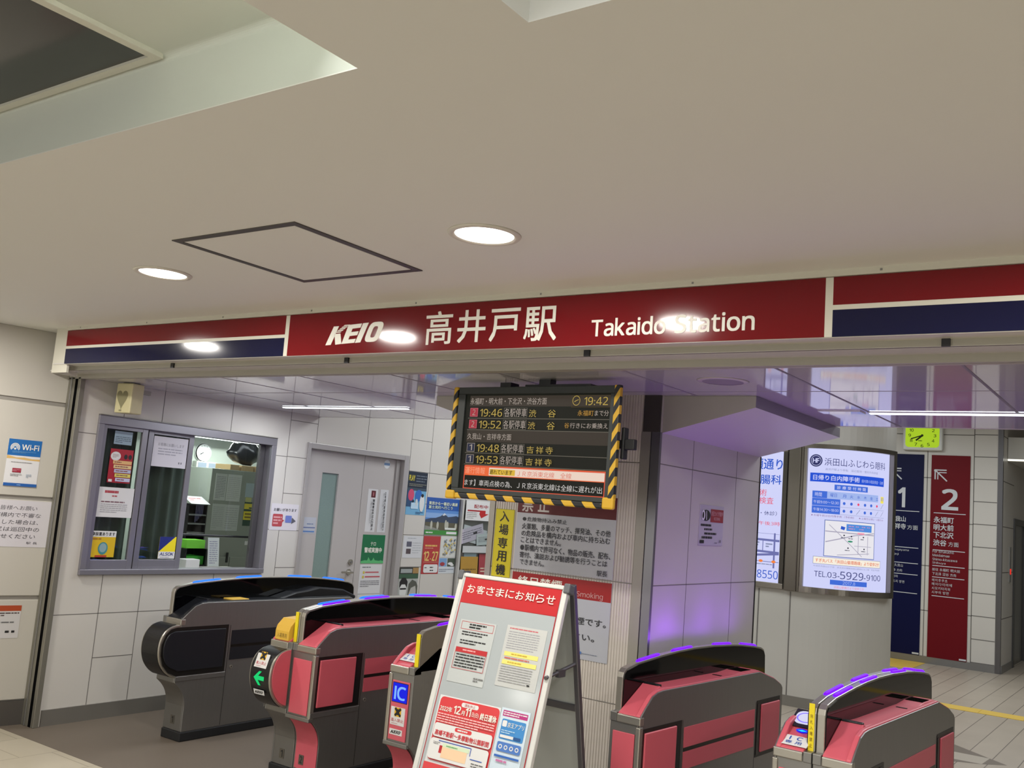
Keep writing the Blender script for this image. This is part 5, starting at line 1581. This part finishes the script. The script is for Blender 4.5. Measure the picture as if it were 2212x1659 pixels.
def platform(label, x0, c, num, l1, fnl, name='platform_sign'):
    def fn(p):
        p.slab(0, 0, .515, 2.855, M(c, .5, spec=.15, noise=0), .012)
        wi = ink('c9ccd2')
        for d in (0, .042):
            p.line(.045 + d, 2.62 - d * .2, .045 + d, 2.645 - d, .016, wi) if d == 0 else None
        p.line(.052, 2.505, .052, 2.642, .018, wi); p.line(.045, 2.640, .205, 2.640, .018, wi); p.line(.052, 2.637, .212, 2.483, .018, wi); p.line(.088, 2.505, .088, 2.595, .014, wi); p.line(.10, 2.605, .205, 2.605, .014, wi); p.line(.10, 2.595, .18, 2.50, .014, wi) if False else None
        if num == '2': p.text('2', .145, 2.075, .368, 2.375, wi, .035)
        else: p.text('1', .165, 2.075, .27, 2.365, wi, .035)
        for z in (2.025, 1.50, 1.278, 1.118, .855): p.rect(.045, z - .005, .468, z + .005, wi)
        fnl(p, wi)
        p.rect(.42, .012, .51, .035, wi)
    return wallprint(name, label, 'platform sign', at_facade(x0, YF - .001, .095), fn, 'tall platform signs on the far wall')
def f2(p, wi):
    for s_, z in (('永福町', 1.885), ('明大前', 1.778), ('下北沢', 1.670)): p.text(s_, .048, z, .315, z + .088, wi, .02)
    p.text('渋谷', .048, 1.560, .225, 1.648, wi, .02); p.text('方面', .25, 1.562, .385, 1.628, wi)
    for s_, z, w in (('For Eifukuchō', 1.462, .325), ('Meidaimae', 1.408, .27), ('Shimo-kitazawa', 1.352, .37), ('Shibuya', 1.298, .22)): p.text(s_, .045, z, w, z + .036, wi)
    for s_, z, w in (('前往 永福町 明大前', 1.205, .41), ('下北泽 涩谷 方向', 1.145, .36)): p.text(s_, .045, z, w, z + .042, wi)
    for s_, z, w in (('에이후쿠초', 1.055, .25), ('메이다이마에', 1.000, .31), ('시모키타자와', .942, .29), ('시부야 방면', .885, .27)): p.text(s_, .045, z, w, z + .042, wi)
def f1(p, wi):
    p.text('久我山', .06, 1.865, .285, 1.945, wi, .02); p.text('吉祥寺', .06, 1.755, .29, 1.840, wi, .02); p.text('方面', .31, 1.758, .455, 1.825, wi)
    p.text('For Kugayama', .05, 1.44, .34, 1.475, wi); p.text('Kichijoji', .05, 1.375, .20, 1.412, wi)
    p.text('前往 久我山', .05, 1.215, .265, 1.258, wi); p.text('吉祥寺 方向', .05, 1.145, .255, 1.185, wi)
    p.text('구가야마', .05, 1.055, .20, 1.095, wi); p.text('기치조지 방면', .05, .985, .29, 1.025, wi)
platform('tall crimson platform sign with a white 2 and an arrow', -3.072, '690d18', '2', 0, f2)
platform('tall navy platform sign with a white 1, partly behind the column', -3.69, '080d3a', '1', 0, f1)
t = empty('call_panel', (XR, 15.60, 1.22)); tag(t, 'slim call panel with a red light beside the far doorway', 'call panel')
b = MB(); b.box(0, 0, 0, .012, .13, .50, M('8a8a88', .35, .6)); b.build('plate', t)
b = MB(); b.box(.012, .03, .11, .016, .11, .19, glow('e0281c', 1.2)); b.build('red_indicator', t)
t = empty('door_light', (XR + .004, 15.32, 2.93)); tag(t, 'white box light with a bright lower edge over the far doorway', 'light fixture')
b = MB(); b.box(.002, .012, 0, .35, 1.8, .34, M('c9c8c2', .5)); b.box(.002, 0, .03, .35, .012, .34, M('c9c8c2', .5)); b.build('housing', t)
b = MB(); b.box(0, 0, .004, .35, .012, .03, glow('f6f4e8', 1.3)); b.build('diffuser', t)

bpy.data.objects.remove(_to)
bpy.context.view_layer.update()
